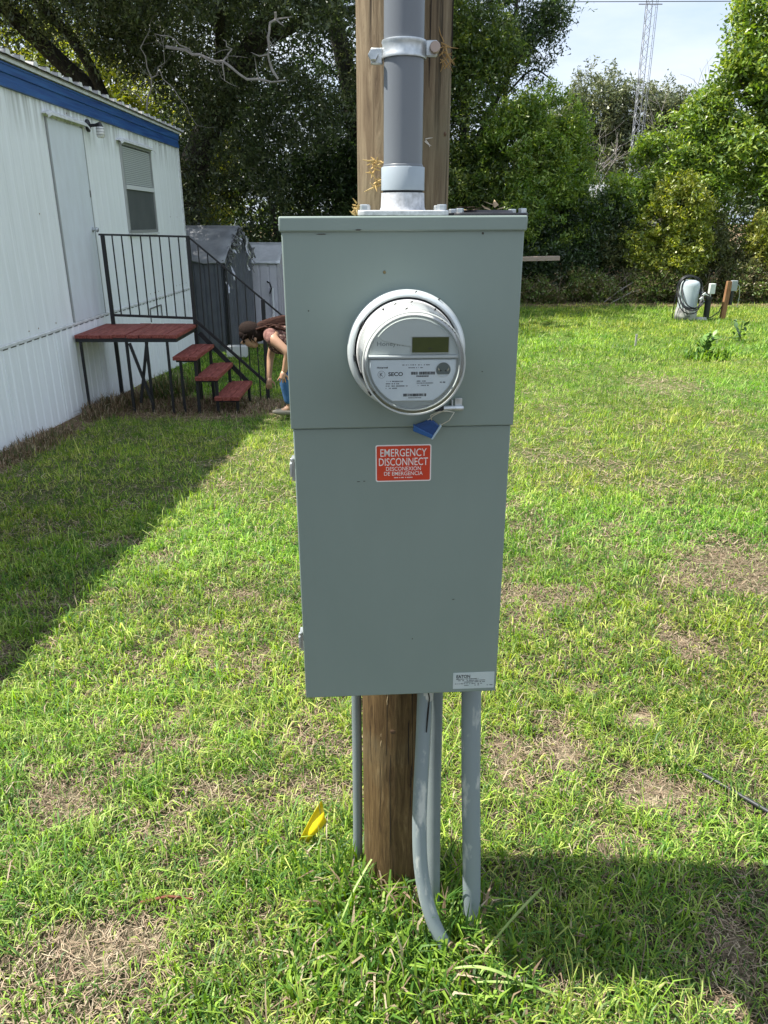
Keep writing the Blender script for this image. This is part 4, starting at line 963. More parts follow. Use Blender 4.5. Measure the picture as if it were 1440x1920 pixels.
s2 = shed('tool_shed', 'small pale lilac metal shed right of the dark one', 'shed', (-2.10, 15.6, sz2), R(-4), 1.1, 1.05, 1.60, 1.90, lil, lir, False, 6)
MB().tube([(-.10,-.05,.02),(-.10,-.06,1.10)], .022, 10).build('white_pipe', mat('pipe_white', (.75,.76,.78), .4), s2, smooth=60)
b = MB(); b.tube([(-.20,-.05,1.22),(-.14,-.10,1.20),(-.11,-.10,1.10),(-.15,-.10,1.00)], .014, 8); b.build('door_handle', M['black'], s2, smooth=60)
cb = MB().box(-.17, .17, -.1, .1, 0, .19).build('concrete_block', mat('white_block', (.62,.62,.60), .8), None, bevel=.008); cb.location = (-2.55, 13.30, gz(-2.55, 13.3)); tag(cb, 'white block on the grass at the foot of the dark shed', 'block')

# ------------------------------------------------------------------ person bending over
def skin_mesh(name, verts, edges, radii, m_, parent=None, sub=2, root=0):
    me = bpy.data.meshes.new(name); me.from_pydata(verts, edges, []); o = bpy.data.objects.new(name, me); link(o)
    sk_ = o.modifiers.new('skin', 'SKIN'); sk_.use_smooth_shade = True; sk_.branch_smoothing = .5
    for i, r in enumerate(radii):
        v = me.skin_vertices[0].data[i]; v.radius = (r, r) if not isinstance(r, tuple) else r; v.use_root = (i == root)
    ss = o.modifiers.new('sub', 'SUBSURF'); ss.levels = sub; ss.render_levels = sub
    bpy.context.view_layer.update(); me2 = bpy.data.meshes.new_from_object(o.evaluated_get(bpy.context.evaluated_depsgraph_get()))
    bpy.data.objects.remove(o); me2.materials.clear(); me2.materials.append(m_); me2.name = name
    me2.polygons.foreach_set('use_smooth', [True]*len(me2.polygons))
    return link(bpy.data.objects.new(name, me2), parent)
def person():
    g0 = gz(-.95, 7.6); t = thing('person', 'person in patterned rose blouse and jeans bending down beside the red steps', 'person', (-.85, 7.62, g0))
    # local x: image right, y: away from camera, z up ; head towards -x
    sk_ = mat('skin_tone', (.42,.235,.145), .5, col2=(.46,.27,.17), scale=20)
    V = {}
    def W(x, y, z): return (x+.85, y, z-g0)
    pel = W(-.66,.02,.47); sp1 = W(-.78,.01,.52); sp2 = W(-.93,0,.545); ch = W(-1.06,0,.54); nk = W(-1.17,0,.545); nk2 = W(-1.225,0,.54)
    hd = W(-1.30,0,.55); hd2 = W(-1.345,0,.53)
    shR = W(-1.09,-.165,.53); elR = W(-.925,-.235,.395); wrR = W(-.965,-.22,.245); haR = W(-.98,-.22,.195)
    shL = W(-1.10,.155,.49); elL = W(-1.165,.20,.285); wrL = W(-1.175,.12,.115); haL = W(-1.175,.10,.06)
    hiR = W(-.66,-.09,.44); knR = W(-.97,-.15,.14); anR = W(-.93,-.13,-.16); toR = W(-1.06,-.15,-.22)
    hiL = W(-.65,.11,.44); knL = W(-.90,.17,.12); anL = W(-.80,.16,-.18); toL = W(-.93,.18,-.23)
    verts = [pel, sp1, sp2, ch, nk, nk2, hd, hd2, shR, elR, wrR, haR, shL, elL, wrL, haL, hiR, knR, anR, toR, hiL, knL, anL, toL]
    edges = [(0,1),(1,2),(2,3),(3,4),(4,5),(5,6),(6,7),(3,8),(8,9),(9,10),(10,11),(3,12),(12,13),(13,14),(14,15),(0,16),(16,17),(17,18),(18,19),(0,20),(20,21),(21,22),(22,23)]
    rad = [.105,.085,.09,.095,.05,.045,.080,.070,.058,.046,.030,.028,.050,.040,.028,.026,.09,.062,.042,.035,.09,.062,.042,.035]
    skin_mesh('body', verts, edges, rad, sk_, t)
    # face: nose, chin/jaw, ear, eye, mouth
    b = MB(); b.tube([W(-1.392,-.0,.487), W(-1.412,0,.455), W(-1.390,0,.446)], [.008,.014,.009], 8); b.build('nose', sk_, t, smooth=80)
    hm = Vector(W(-1.325,0,.512))
    def ell(c, r, nm, m_, rot=(0,0,0)):
        bm = bmesh.new(); bmesh.ops.create_icosphere(bm, subdivisions=3, radius=1); me = bpy.data.meshes.new(nm)
        for v in bm.verts: v.co = Vector((v.co.x*r[0], v.co.y*r[1], v.co.z*r[2]))
        bm.to_mesh(me); bm.free(); me.materials.append(m_); me.polygons.foreach_set('use_smooth', [True]*len(me.polygons))
        o = bpy.data.objects.new(nm, me); link(o, t); o.location = c; o.rotation_euler = rot; return o
    ell(W(-1.330,0,.475), (.072,.062,.056), 'face', sk_, (0, R(35), 0)); ell(W(-1.292,0,.447), (.045,.045,.035), 'jaw', sk_, (0, R(35), 0))
    ell(W(-1.268,-.077,.500), (.018,.008,.026), 'ear', sk_, (0, R(30), 0))
    ell(W(-1.372,-.048,.478), (.010,.006,.006), 'eye', M['black']); ell(W(-1.352,-.020,.436), (.012,.022,.006), 'mouth', mat('lip_tone', (.35,.12,.09), .5), (0, R(35), 0))
    hair = mat('dark_brown_hair', (.012,.008,.006), .8, col2=(.026,.014,.010), scale=40, stretch=(1,1,6), bump=.8, bscale=60, dist=.01, spec=.15)
    hair2 = mat('reddish_hair', (.022,.010,.007), .8, spec=.15, col2=(.060,.024,.016), scale=30, stretch=(.4,4,4), bump=.6, bscale=40, dist=.01)
    ell(W(-1.315,0,.580), (.120,.096,.088), 'hair', hair, (0, R(14), 0)); ell(W(-1.245,0,.555), (.085,.088,.085), 'hair', hair); ell(W(-1.375,0,.545), (.060,.080,.062), 'hair', hair)
    skin_mesh('hair', [W(-1.26,0,.585), W(-1.13,-.02,.605), W(-.98,-.03,.625), W(-.82,-.04,.615), W(-.70,-.05,.57)], [(0,1),(1,2),(2,3),(3,4)], [(.05,.07),(.030,.10),(.028,.12),(.028,.11),(.02,.06)], hair2, t)
    rh = random.Random(8)
    for k in range(26):                      # loose locks falling forward and along the back
        if k < 12: p = Vector(W(-1.36+rh.uniform(-.03,.10), -.07+rh.uniform(-.02,.05), .55)); q = p+Vector((rh.uniform(-.03,.03), rh.uniform(-.02,.01), -rh.uniform(.04,.09))); m_ = (p+q)/2+Vector((-.015,-.02,0))
        else: p = Vector(W(-1.22+rh.uniform(-.03,.03), -.05+rh.uniform(-.04,.05), .60)); q = p+Vector((rh.uniform(.15,.42), rh.uniform(-.09,.02), rh.uniform(-.03,.055))); m_ = (p+q)/2+Vector((0,-.01,.03))
        MB().tube([p, m_, q], [.010,.009,.003], 6).build('hair_lock', hair if k < 12 else hair2, t, smooth=70)
    # blouse: rose shoulders, dark patterned body
    m, N, L, bs = nodes('patterned_blouse'); bs.inputs['Roughness'].default_value = .85
    tcn = N.new('ShaderNodeTexCoord'); vo = N.new('ShaderNodeTexVoronoi'); vo.inputs['Scale'].default_value = 42; L.new(tcn.outputs['Object'], vo.inputs['Vector'])
    r = N.new('ShaderNodeValToRGB'); r.color_ramp.elements[0].position = .25; r.color_ramp.elements[0].color = (.30,.20,.16,1); r.color_ramp.elements[1].position = .5; r.color_ramp.elements[1].color = (.075,.030,.026,1)
    L.new(vo.outputs['Distance'], r.inputs[0]); L.new(r.outputs[0], bs.inputs['Base Color'])
    rose = mat('rose_cloth', (.30,.16,.13), .9, col2=(.15,.06,.05), scale=22, bump=.6, bscale=30, dist=.01)
    skin_mesh('blouse', [W(-.68,.02,.46), W(-.80,.01,.485), W(-.93,0,.495), W(-1.07,0,.49), W(-1.16,0,.50)], [(0,1),(1,2),(2,3),(3,4)], [.155,.150,.165,.165,.10], m, t)
    skin_mesh('blouse_yoke', [W(-1.06,-.01,.555), W(-1.115,-.11,.54), W(-1.05,-.205,.485), W(-1.115,.10,.53), W(-1.11,.175,.46)], [(0,1),(1,2),(0,3),(3,4)], [.10,.074,.064,.072,.060], rose, t)
    jm = mat('blue_denim', (.030,.10,.24), .85, col2=(.055,.16,.34), scale=14, bump=.3, bscale=120)
    skin_mesh('jeans', [W(-.66,.02,.46), W(-.665,-.09,.43), W(-.975,-.15,.15), W(-.955,-.14,0), W(-.935,-.13,-.13), W(-.655,.11,.43), W(-.905,.17,.13), W(-.805,.16,-.15)],
              [(0,1),(1,2),(2,3),(3,4),(0,5),(5,6),(6,7)], [.135,.105,.080,.066,.062,.105,.080,.062], jm, t)
    shm = mat('pale_shoe', (.24,.22,.18), .8)
    ell(W(-1.00,-.14,-.205), (.125,.045,.035), 'shoe', shm); ell(W(-.88,.17,-.215), (.125,.045,.035), 'shoe', shm)
    # hands: five unequal fingers each
    def hand(palm, dirv, side, spread, nm):
        p = Vector(palm); d = Vector(dirv).normalized(); s = Vector(side).normalized(); n = d.cross(s).normalized()
        vs_ = []; b = MB()
        b.tube([p-d*.045, p-d*.01, p+d*.028], [.022,.030,.026], 12)
        for k, (l, off, sp) in enumerate(((.052,-.024,-.55),(.062,-.008,-.18),(.066,.008,.15),(.056,.024,.5))):
            q = p + d*.016 + s*off*.85; l *= .85; e = (d + s*sp*spread).normalized()
            b.tube([q, q+e*l*.5+n*.004, q+e*l*.8+n*.010, q+e*l+n*.016], [.0088,.0082,.0076,.0055], 8)
        q = p - d*.015 - s*.024; e = (d*.55 - s*.9).normalized(); b.tube([q, q+e*.03, q+(e+d*.5).normalized()*.052], [.0105,.0095,.0065], 8)
        b.build(nm, sk_, t, smooth=80)
    hand(W(-.99,-.225,.175), (-.25,-.15,-.95), (-.9,0,.25), .9, 'hand'); hand(W(-1.175,.10,.045), (-.15,-.05,-1), (-1,0,.1), .4, 'hand')
person()
# ------------------------------------------------------------------ well equipment
def well():
    g = gz(5.2, 13.4); t = thing('pressure_tank', 'pale grey pressure tank on a dark base near the hedge', 'pressure tank', (5.19, 13.4, g), (0, R(2), 0))
    grey = mat('tank_grey', (.40,.46,.48), .35, col2=(.46,.52,.54), scale=4); dirty = mat('tank_dirty', (.10,.10,.10), .7, col2=(.42,.42,.40), scale=9, lo=.4, hi=.55)
    MB().lathe([(.0005,.665),(.08,.660),(.13,.638),(.152,.60),(.158,.56),(.160,.20)], 'z', seg=32).build('tank_shell', grey, t, smooth=60)
    MB().lathe([(.164,.20),(.176,.17),(.182,.08),(.170,.0),(.150,-.02)], 'z', seg=32).build('base_skirt', dirty, t, smooth=40)
    ho = thing('garden_hose', 'black hose looped over the pale pressure tank', 'hose', (5.19, 13.4, g)); rr = random.Random(2); 
    for k in range(5):
        n = 40; pts = []; e = .195+rr.uniform(-.01,.025); top = .72+rr.uniform(-.02,.02); bot = .17+rr.uniform(-.05,.10); ph = rr.uniform(-.03,.03)
        for i in range(n+1):
            a = 2*math.pi*i/n; x = e*math.sin(a)*(1.0+.12*math.cos(a*2)); z = (top+bot)/2 + (top-bot)/2*math.cos(a); y = -.19*max(0, -math.cos(a)+.35) - .02 - k*.008
            pts.append((x+ph, y, z))
        MB().tube(pts, .0095, 8, caps=False).build('loop', M['black'], ho, smooth=60)
    MB().tube([(-.20,-.05,.6),(-.235,-.06,.35),(-.235,-.05,.12),(-.22,-.02,.03)], .009, 8).build('hose_end', M['black'], ho, smooth=60)
    for p in ((.12,-.23,.36),(.16,-.23,.43),(.02,-.24,.20)): MB().bar(p, (p[0]+.045, p[1], p[2]+.035 if p[0] > .05 else p[2]-.05), .026).build('nozzle', mat('nozzle_pale', (.68,.70,.70), .4), ho)
    w = thing('well_head', 'black well pipe with a pale pressure switch box between tank and post', 'well head', (5.56, 13.42, g))
    MB().tube([(0,0,-.02),(0,0,.36)], .050, 16).build('casing', M['black'], w, smooth=50)
    MB().lathe([(.0005,.39),(.062,.38),(.062,.34),(.052,.335)], 'z', seg=16).build('well_cap', M['black'], w, smooth=40)
    MB().box(-.02, .075, -.05, .03, .43, .60).build('switch_box', mat('switch_pale', (.62,.66,.62), .4), w, bevel=.008)
    b = MB(); b.tube([(.02,0,.37),(.02,0,.44)], .014, 8); b.build('riser_pipe', M['galv'], w, smooth=50)
    b = MB(); b.tube([(-.02,-.02,.40),(-.10,-.03,.43),(-.17,-.02,.47),(-.22,0,.50)], .012, 8); b.build('pipe', M['galv'], w, smooth=50)
    b = MB(); b.tube([(-.10,-.03,.43),(-.12,-.03,.35),(-.09,-.04,.30)], .014, 8); b.build('valve', M['galv'], w, smooth=50)
    MB().tube([(-.28,-.02,.25),(-.26,-.03,.12),(-.18,-.04,.03),(-.08,-.05,.02),(.08,-.04,.05),(.20,-.02,.13),(.24,0,.22)], .009, 8).build('cable', M['black'], w, smooth=60)
    MB().lathe([(.0005,.05),(.08,.045),(.11,.0)], 'z', (-.10,-.06,0), 12).build('concrete_blob', M['concrete'], w, smooth=60)
    p = thing('timber_post', 'rusty brown timber post with a grey switch box near the hedge', 'post', (5.83, 13.4, g))
    MB().bar((0,0,-.1), (.035,0,.64), .075).build('post', mat('rusty_timber', (.20,.085,.035), .8, col2=(.32,.17,.08), scale=9, stretch=(4,4,.6)), p)
    MB().box(.065, .165, -.04, .03, .48, .65).build('switch_box', mat('box_grey', (.30,.33,.34), .5), p, bevel=.006)
    MB().tube([(.10,0,.48),(.10,0,.25)], .035, 12).build('conduit', M['black'], p, smooth=50)
    MB().tube([(.16,0,.60),(.22,.02,.56),(.25,.02,.40),(.24,.02,.2)], .006, 6).build('wire', M['galv'], p, smooth=60)
well()
# ------------------------------------------------------------------ fence, board, house beyond
def fence():
    t = thing('chain_link_fence', 'low chain link fence half swallowed by the hedge', 'fence', (5.5, 17.3, gz(5.5,17.3))); y = 0
    for x in np.arange(-3.6, 6.6, 2.4): MB().tube([(x,0,-.1),(x,0,.60)], .024, 10).build('post', M['galv'], t, smooth=50)
    MB().tube([(-3.6,0,.60),(6.1,0,.60)], .020, 10).build('top_rail', M['galv'], t, smooth=50)
    b = MB(); s = .07
    for i in range(int(9.7/s)):
        x = -3.6+i*s
        for sg in (1, -1):
            x1 = x+sg*.58; b.bar((x,.01*sg,.02), (x1,.01*sg,.60), .004)
    o = b.build('wire_mesh', M['galv'], t); tag(o, kind='stuff')
fence()
bd = thing('old_board', 'weathered pale plank lying level in the hedge right of the meter box', 'board', (3.15, 16.2, gz(3.15,16.2)))
bm_ = mat('bleached_plank', (.42,.34,.28), .8, col2=(.30,.22,.17), scale=14, stretch=(1,6,6), bump=.6)
MB().bar((-.55,0,.88), (.40,0,.90), .22, .085).build('plank', bm_, bd, bevel=.006)
for x in (-.52, -.36): MB().bar((x,0.12,-.05), (x,.12,.87), .06).build('stake', bm_, bd)
def house():
    t = thing('distant_house', 'pale house with a grey roof glimpsed through the trees on the right', 'house', (9.5, 33, 0))
    w = mat('pale_wall', (.62,.64,.66), .8); r_ = mat('pale_roof', (.22,.23,.24), .6)
    MB().box(-6, 4, 0, 5, -.8, 2.0).build('wall', w, t)
    MB().add([(-6.4,-.5,1.95),(4.4,-.5,1.95),(4.4,2.5,3.1),(-6.4,2.5,3.1),(4.4,5.5,1.95),(-6.4,5.5,1.95)], [(0,1,2,3),(3,2,4,5),(1,4,2),(0,3,5)]).build('roof', r_, t, fix=False)
    for x in (-4.2, -1.6, 1.8):
        f = MB().box(x-.5, x+.5, -.04, .01, .5, 1.5).build('window', w, t); MB().box(x-.42, x+.42, -.05, -.041, .58, 1.42).build('window_pane', mat('pane_dark', (.04,.05,.06), .2), f)
house()
# ------------------------------------------------------------------ radio mast and wire
def mast():
    t = thing('radio_mast', 'slender lattice radio mast rising behind the far trees', 'mast', (10.74, 36, 0)); mm = mat('mast_grey', (.34,.35,.36), .5, .3)
    H = 20; s = .13; c = [(-s, 0), (s, 0), (0, s*1.6)]
    for x, y in c: MB().tube([(x,y,-1),(x,y,H)], .015, 6).build('mast_leg', mm, t)
    b = MB(); z = 0; k = 0
    while z < H:
        for i in range(3):
            a, q = c[i], c[(i+1) % 3]; b.bar((a[0],a[1],z), (q[0],q[1],z+.27), .013); b.bar((q[0],q[1],z+.27), (a[0],a[1],z+.54), .013)
        z += .54
    tag(b.build('lattice_bracing', mm, t), kind='stuff')
    # second slimmer mast leg seen beside it: feed ladder
    for x in (.31, .38): MB().tube([(x,.1,-1),(x,.1,H)], .012, 5).build('ladder_rail', mm, t)
    b = MB(); z = 0
    while z < H: b.bar((.31,.1,z), (.38,.1,z), .010); b.bar((s,0,z), (.31,.1,z+.12), .009); z += .36
    tag(b.build('ladder_rung', mm, t), kind='stuff')
    MB().box(-.42, .54, .0, .035, 9.80, 9.835).build('cross_arm', mm, t)
mast()
wv = [(-30+60*i/20, 24, 7.30-.18*(1-((i-10)/10)**2)) for i in range(21)]
tag(MB().tube(wv, .010, 5, caps=False).build('overhead_wire', M['black'], None), 'thin overhead wire crossing the top of the sky', 'wire')

# ------------------------------------------------------------------ trees and shrubs
BARK = mat('dark_bark', (.020,.017,.014), .9, col2=(.055,.048,.041), scale=6, stretch=(3,3,.8), bump=.9, bscale=12, dist=.04)
BARKG = mat('grey_bark', (.16,.14,.12), .9, col2=(.26,.24,.21), scale=8, stretch=(3,3,.8), bump=.7, bscale=14, dist=.02)
DEADW = mat('dead_grey_wood', (.30,.27,.25), .8, col2=(.22,.20,.18), scale=12, bump=.5, bscale=30, dist=.01)
TWIG = mat('brown_twig', (.17,.12,.085), .85, col2=(.27,.21,.16), scale=8)
PAL = dict(
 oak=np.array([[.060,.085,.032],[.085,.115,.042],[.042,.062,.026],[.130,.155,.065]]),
 dark=np.array([[.030,.060,.018],[.045,.085,.022],[.025,.048,.018],[.065,.105,.030]]),
 mid=np.array([[.085,.140,.028],[.120,.180,.034],[.052,.095,.025],[.190,.240,.050]]),
 lime=np.array([[.230,.290,.040],[.300,.350,.050],[.150,.210,.038],[.380,.390,.075]]),
 right=np.array([[.155,.260,.040],[.215,.320,.050],[.100,.175,.034],[.320,.400,.080]]),
 olive=np.array([[.125,.150,.055],[.160,.175,.065],[.095,.120,.050],[.210,.215,.085]]),
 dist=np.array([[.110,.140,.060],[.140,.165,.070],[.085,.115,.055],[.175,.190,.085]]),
 brush=np.array([[.20,.18,.08],[.16,.24,.05],[.26,.22,.11],[.14,.22,.045]]),
 yellow=np.array([[.240,.290,.045],[.300,.330,.060],[.160,.220,.040],[.340,.340,.080]]))
def foliage(name, lobes, n, size, pal, parent, seed, base=(0,0,0), twigs=22, sig=.13, freq=1.1, thresh=.36, shell=.45, asp=.5, droop=0.0, kind=None, quad=False):
    g = np.random.default_rng(seed); lob = np.array([l[:6] for l in lobes], float); wt = np.array([l[6] if len(l) > 6 else (l[3]*l[4]+l[4]*l[5]+l[3]*l[5]) for l in lobes], float); wt /= wt.sum()
    nc = int(n/twigs*1.8); li = g.choice(len(lob), nc, p=wt)
    d = g.normal(size=(nc,3)); d /= np.linalg.norm(d, axis=1)[:,None]
    r = shell + (1.02-shell)*g.random(nc)**.8
    wob = 1 + .45*(vnoise(d[:,0]*2+li*7, d[:,1]*2, d[:,2]*2, seed)-.5)
    c = lob[li,:3] + d*lob[li,3:6]*(r*wob)[:,None]
    nz3 = .6*vnoise(c[:,0]*freq, c[:,1]*freq, c[:,2]*freq, seed+1)+.4*vnoise(c[:,0]*freq*2.7, c[:,1]*freq*2.7, c[:,2]*freq*2.7, seed+2)
    k = nz3 > thresh; c, li, d = c[k], li[k], d[k]
    m_ = max(1, int(n/max(len(c), 1))); nc = len(c); N_ = nc*m_
    tc_ = g.random(nc); ct = np.repeat(c, m_, 0); ax = g.normal(size=(nc,3)); ax[:,2] = ax[:,2]*.5 - droop; ax /= np.linalg.norm(ax, axis=1)[:,None]
    s = g.uniform(-1.4, 1.4, N_)[:,None]*sig*np.repeat(ax, m_, 0)
    P = ct + s + g.normal(size=(N_,3))*sig*.42
    a = g.normal(size=(N_,3))*.8 + np.repeat(ax, m_, 0)*.9; a /= np.linalg.norm(a, axis=1)[:,None]
    up = np.array([0,0,1.])+g.normal(size=(N_,3))*.75; b = np.cross(a, up); b /= np.linalg.norm(b, axis=1)[:,None]+1e-9
    L_ = size*g.uniform(.6, 1.35, N_)[:,None]
    if quad:
        V = np.stack([P-a*L_*.5, P+b*L_*asp*.5, P+a*L_*.5, P-b*L_*asp*.5], 1).reshape(-1,3); T = (np.arange(N_)*4)[:,None]+np.array([[0,1,2,3]]); q = 4
    else:
        V = np.stack([P-a*L_*.45-b*L_*asp*.42, P-a*L_*.45+b*L_*asp*.42, P+a*L_*.6], 1).reshape(-1,3); T = (np.arange(N_)*3)[:,None]+np.array([[0,1,2]]); q = 3
    PP = PAL[pal]; ci = np.repeat((tc_*len(PP)).astype(int), m_); sw = g.random(N_) < .35; ci[sw] = g.integers(0, len(PP), sw.sum())
    col = PP[ci]*g.uniform(.75, 1.3, N_)[:,None]*np.repeat(.8+.45*g.random(nc), m_)[:,None]
    o = np_mesh(name, V-np.array(base), T, M['leaf'], np.repeat(col, q, 0), parent)
    if kind: o['kind'] = kind
    return o
def wobble(a, b, n, amp, rr):
    a, b = Vector(a), Vector(b); out = []
    for i in range(n+1):
        u = i/n; p = a.lerp(b, u); 
        if 0 < i < n: p += Vector((rr.uniform(-amp,amp), rr.uniform(-amp,amp), rr.uniform(-amp,amp)*.7))
        out.append(p)
    return out
def limb(pts, r0, r1, name, m_, parent, base, seg=9, jit=.06):
    # resample so bark swells and bends
    P = [Vector(p)-Vector(base) for p in pts]; Q = []
    for i in range(len(P)-1):
        p0, p1, p2, p3 = P[max(i-1,0)], P[i], P[i+1], P[min(i+2,len(P)-1)]
        for k in range(4):
            u = k/4; Q.append(.5*((2*p1)+(p2-p0)*u+(2*p0-5*p1+4*p2-p3)*u*u+(3*p1-p0-3*p2+p3)*u**3))
    Q.append(P[-1]); n = len(Q); rs = [r0+(r1-r0)*(i/(n-1)) for i in range(n)]
    return MB().tube(Q, rs, seg, jit=jit).build(name, m_, parent, smooth=75, fix=False)
def twigs(name, cx, cy_, z0, rx, ry, h, n, r, m_, parent, base, seed, lean=.5):
    rr = random.Random(seed); b = MB()
    for i in range(n):
        x, y = cx+rr.uniform(-rx,rx), cy_+rr.uniform(-ry,ry); p = Vector((x,y,z0)); q = p+Vector((rr.uniform(-lean,lean)*h, rr.uniform(-lean,lean)*h*.5, h*rr.uniform(.35,1)))
        mid = p.lerp(q,.55)+Vector((rr.uniform(-.12,.12)*h, 0, rr.uniform(-.02,.12)*h)); b.tube([p-Vector(base), mid-Vector(base), q-Vector(base)], [r, r*.75, r*.3], 4, caps=False)
    o = b.build(name, m_, parent, fix=False); o['kind'] = 'stuff'; return o
def tree(name, lab, cat, base, lobes, n, size, pal, seed, limbs=(), bark=BARK, group=None, dead=(), **kw):
    t = thing(name, lab, cat, base, group=group); crown = foliage('crown', lobes, n, size, pal, t, seed, base, **kw)
    for i, (pts, r0, r1) in enumerate(limbs): limb(pts, r0, r1, 'trunk' if i == 0 else 'limb', bark, t, base, 12 if i == 0 else 8)
    rq = random.Random(seed)
    for pts, r0, r1 in dead:
        P_ = []
        for a_, b_ in zip(pts[:-1], pts[1:]): P_ += wobble(a_, b_, 3, .045, rq)[:-1]
        P_.append(Vector(pts[-1])); Pn = [p-Vector(base) for p in P_]; n_ = len(Pn); MB().tube(Pn, [(r0+(r1-r0)*i/(n_-1))*.8 for i in range(n_)], 6, jit=.15).build('dead_branch', DEADW, t, smooth=60, fix=False)
        for k in range(3):
            p = P_[rq.randrange(1, n_)]; q = p+Vector((rq.uniform(-.35,.35), rq.uniform(-.1,.1), rq.uniform(-.25,.30))); m__ = p.lerp(q,.5)+Vector((0,0,rq.uniform(-.06,.06)))
            MB().tube([p-Vector(base), m__-Vector(base), q-Vector(base)], [r1*.6, r1*.45, .002], 5).build('dead_branch', DEADW, t, smooth=60, fix=False)
    return t
G = 'trees round the yard'
# great live oak behind the trailer: leaning trunks, low canopy reaching forward over the roof
rr = random.Random(3)
oak_l = [((-4.35,17.5,-.6),(-4.3,17.4,1.2),(-4.05,17.2,2.4),(-3.4,16.9,3.5),(-2.75,16.6,4.3),(-2.0,16.3,5.2),(-.8,16,6.4)),
         ((-4.35,17.4,1.6),(-4.75,17.0,2.9),(-5.35,16.4,3.7),(-6.1,15.8,4.5),(-7.0,15.3,5.5),(-8.0,15,6.6)),
         ((-4.5,17.4,1.3),(-5.4,16.8,2.9),(-6.3,16.2,3.4),(-6.9,15.7,4.2),(-7.3,15.4,5.0),(-7.6,15,6.2)),
         ((-6.0,16.4,3.2),(-7.2,15.8,3.55),(-8.3,15.2,4.0),(-9.6,14.8,4.6),(-11,14.2,5.4)),
         ((-5.3,16.4,3.6),(-5.4,15.6,4.4),(-5.9,14.6,5.2),(-6.6,13.6,6.2)),
         ((-3.1,16.8,3.9),(-2.9,15.6,4.9),(-2.4,14.4,5.8),(-1.8,13,6.6)),
         ((-2.2,16.5,4.8),(-1.2,16.2,5.1),(-.3,16.0,5.2),(.6,15.8,5.5))]
oak_lobes = [(-8.8,14.6,5.6,2.6,2.2,1.5),(-6.3,14.0,5.6,2.0,2.0,1.3),(-4.4,14.6,5.9,1.9,2.2,1.4),(-2.4,14.9,6.0,1.7,2.0,1.3),(-.4,15.4,6.1,1.8,1.9,1.5),(-11.5,14.5,5.4,2.4,2.2,1.7),
             (-3.2,17.2,4.9,1.6,1.3,1.1),(-5.6,16.0,4.9,1.5,1.4,.9)]
oak_lobes += [(-3.3,15.6,4.0,1.3,.7,.7),(-1.6,16.2,3.6,1.3,.6,.9),(-4.6,15.2,4.5,1.2,.8,.6),(-.3,16.6,4.3,1.0,.6,.9),(-2.6,16.4,2.4,.9,.4,.9),(-3.9,16.2,1.9,.7,.4,1.2),(-2.9,15.9,3.2,1.0,.5,.8),(-3.6,13.6,4.85,1.5,.9,.4),(-1.3,14.2,4.9,1.4,.9,.6)]
oak_dead = [(((-3.3,13.2,4.05),(-2.9,13.2,3.95),(-2.45,13.2,3.86),(-2.1,13.2,3.62),(-1.5,13.2,3.60)),.030,.022), (((-2.45,13.2,3.86),(-2.30,13.2,4.02),(-2.42,13.2,4.14)),.020,.008), (((-2.45,13.2,3.86),(-2.44,13.2,3.60)),.02,.007),
            (((-2.9,13.2,3.95),(-3.15,13.2,4.15),(-3.45,13.2,4.22)),.014,.006), (((-1.62,13.2,3.62),(-1.76,13.2,3.95),(-1.72,13.2,4.25),(-1.62,13.2,4.50)),.022,.026), (((-1.74,13.2,4.15),(-1.60,13.2,4.0)),.012,.004),
            (((-3.9,14.0,3.3),(-3.75,13.9,3.75),(-3.85,13.8,4.15),(-3.65,13.8,4.5)),.020,.006), (((-3.75,13.9,3.75),(-3.5,13.85,3.95),(-3.42,13.8,4.4)),.014,.004), (((-3.95,13.95,3.4),(-4.2,13.9,3.6),(-4.35,13.9,3.5)),.012,.004), (((-3.6,13.9,3.85),(-3.3,13.8,3.45),(-3.05,13.8,3.05)),.012,.004)]
tree('live_oak', 'great dark live oak with leaning trunks behind the mobile home', 'tree', (-4.35,17.5,-.6), oak_lobes, 150000, .085, 'oak', 5, [(p, r0, r1) for p, (r0, r1) in zip(oak_l, ((.36,.16),(.22,.10),(.20,.09),(.17,.07),(.12,.05),(.12,.05),(.12,.04)))], dead=oak_dead, sig=.16, thresh=.40, freq=.9, droop=.3, shell=.3, group=G)
# high canopy out of frame that gives the deep shade: part of the same wood
tree('live_oak', 'tall live oak whose high crown closes over the garden sheds', 'tree', (-.6,20,-.6), [(-7,17,8.6,4.5,3.5,1.4),(-2.5,17.2,8.6,3.6,3.2,1.4),(.3,18.6,8.2,2.4,2.6,1.6),(-12,17,8.4,3.5,3.5,1.5),(-5,13.2,8.2,3.2,1.8,1.1),(-7.1,9.9,7.6,1.9,3.7,.8,22)], 15000, .30, 'oak', 6,
     [(((-.6,20,-.6),(-.55,19.9,2),(-.75,19.7,4.2),(-1.3,19.2,6.3),(-2.4,18.6,8.2)),.30,.14),(((-.7,19.7,3.9),(.2,19.4,5.5),(1.0,19,7.6)),.15,.07)], twigs=10, sig=.4, thresh=.3, group=G)
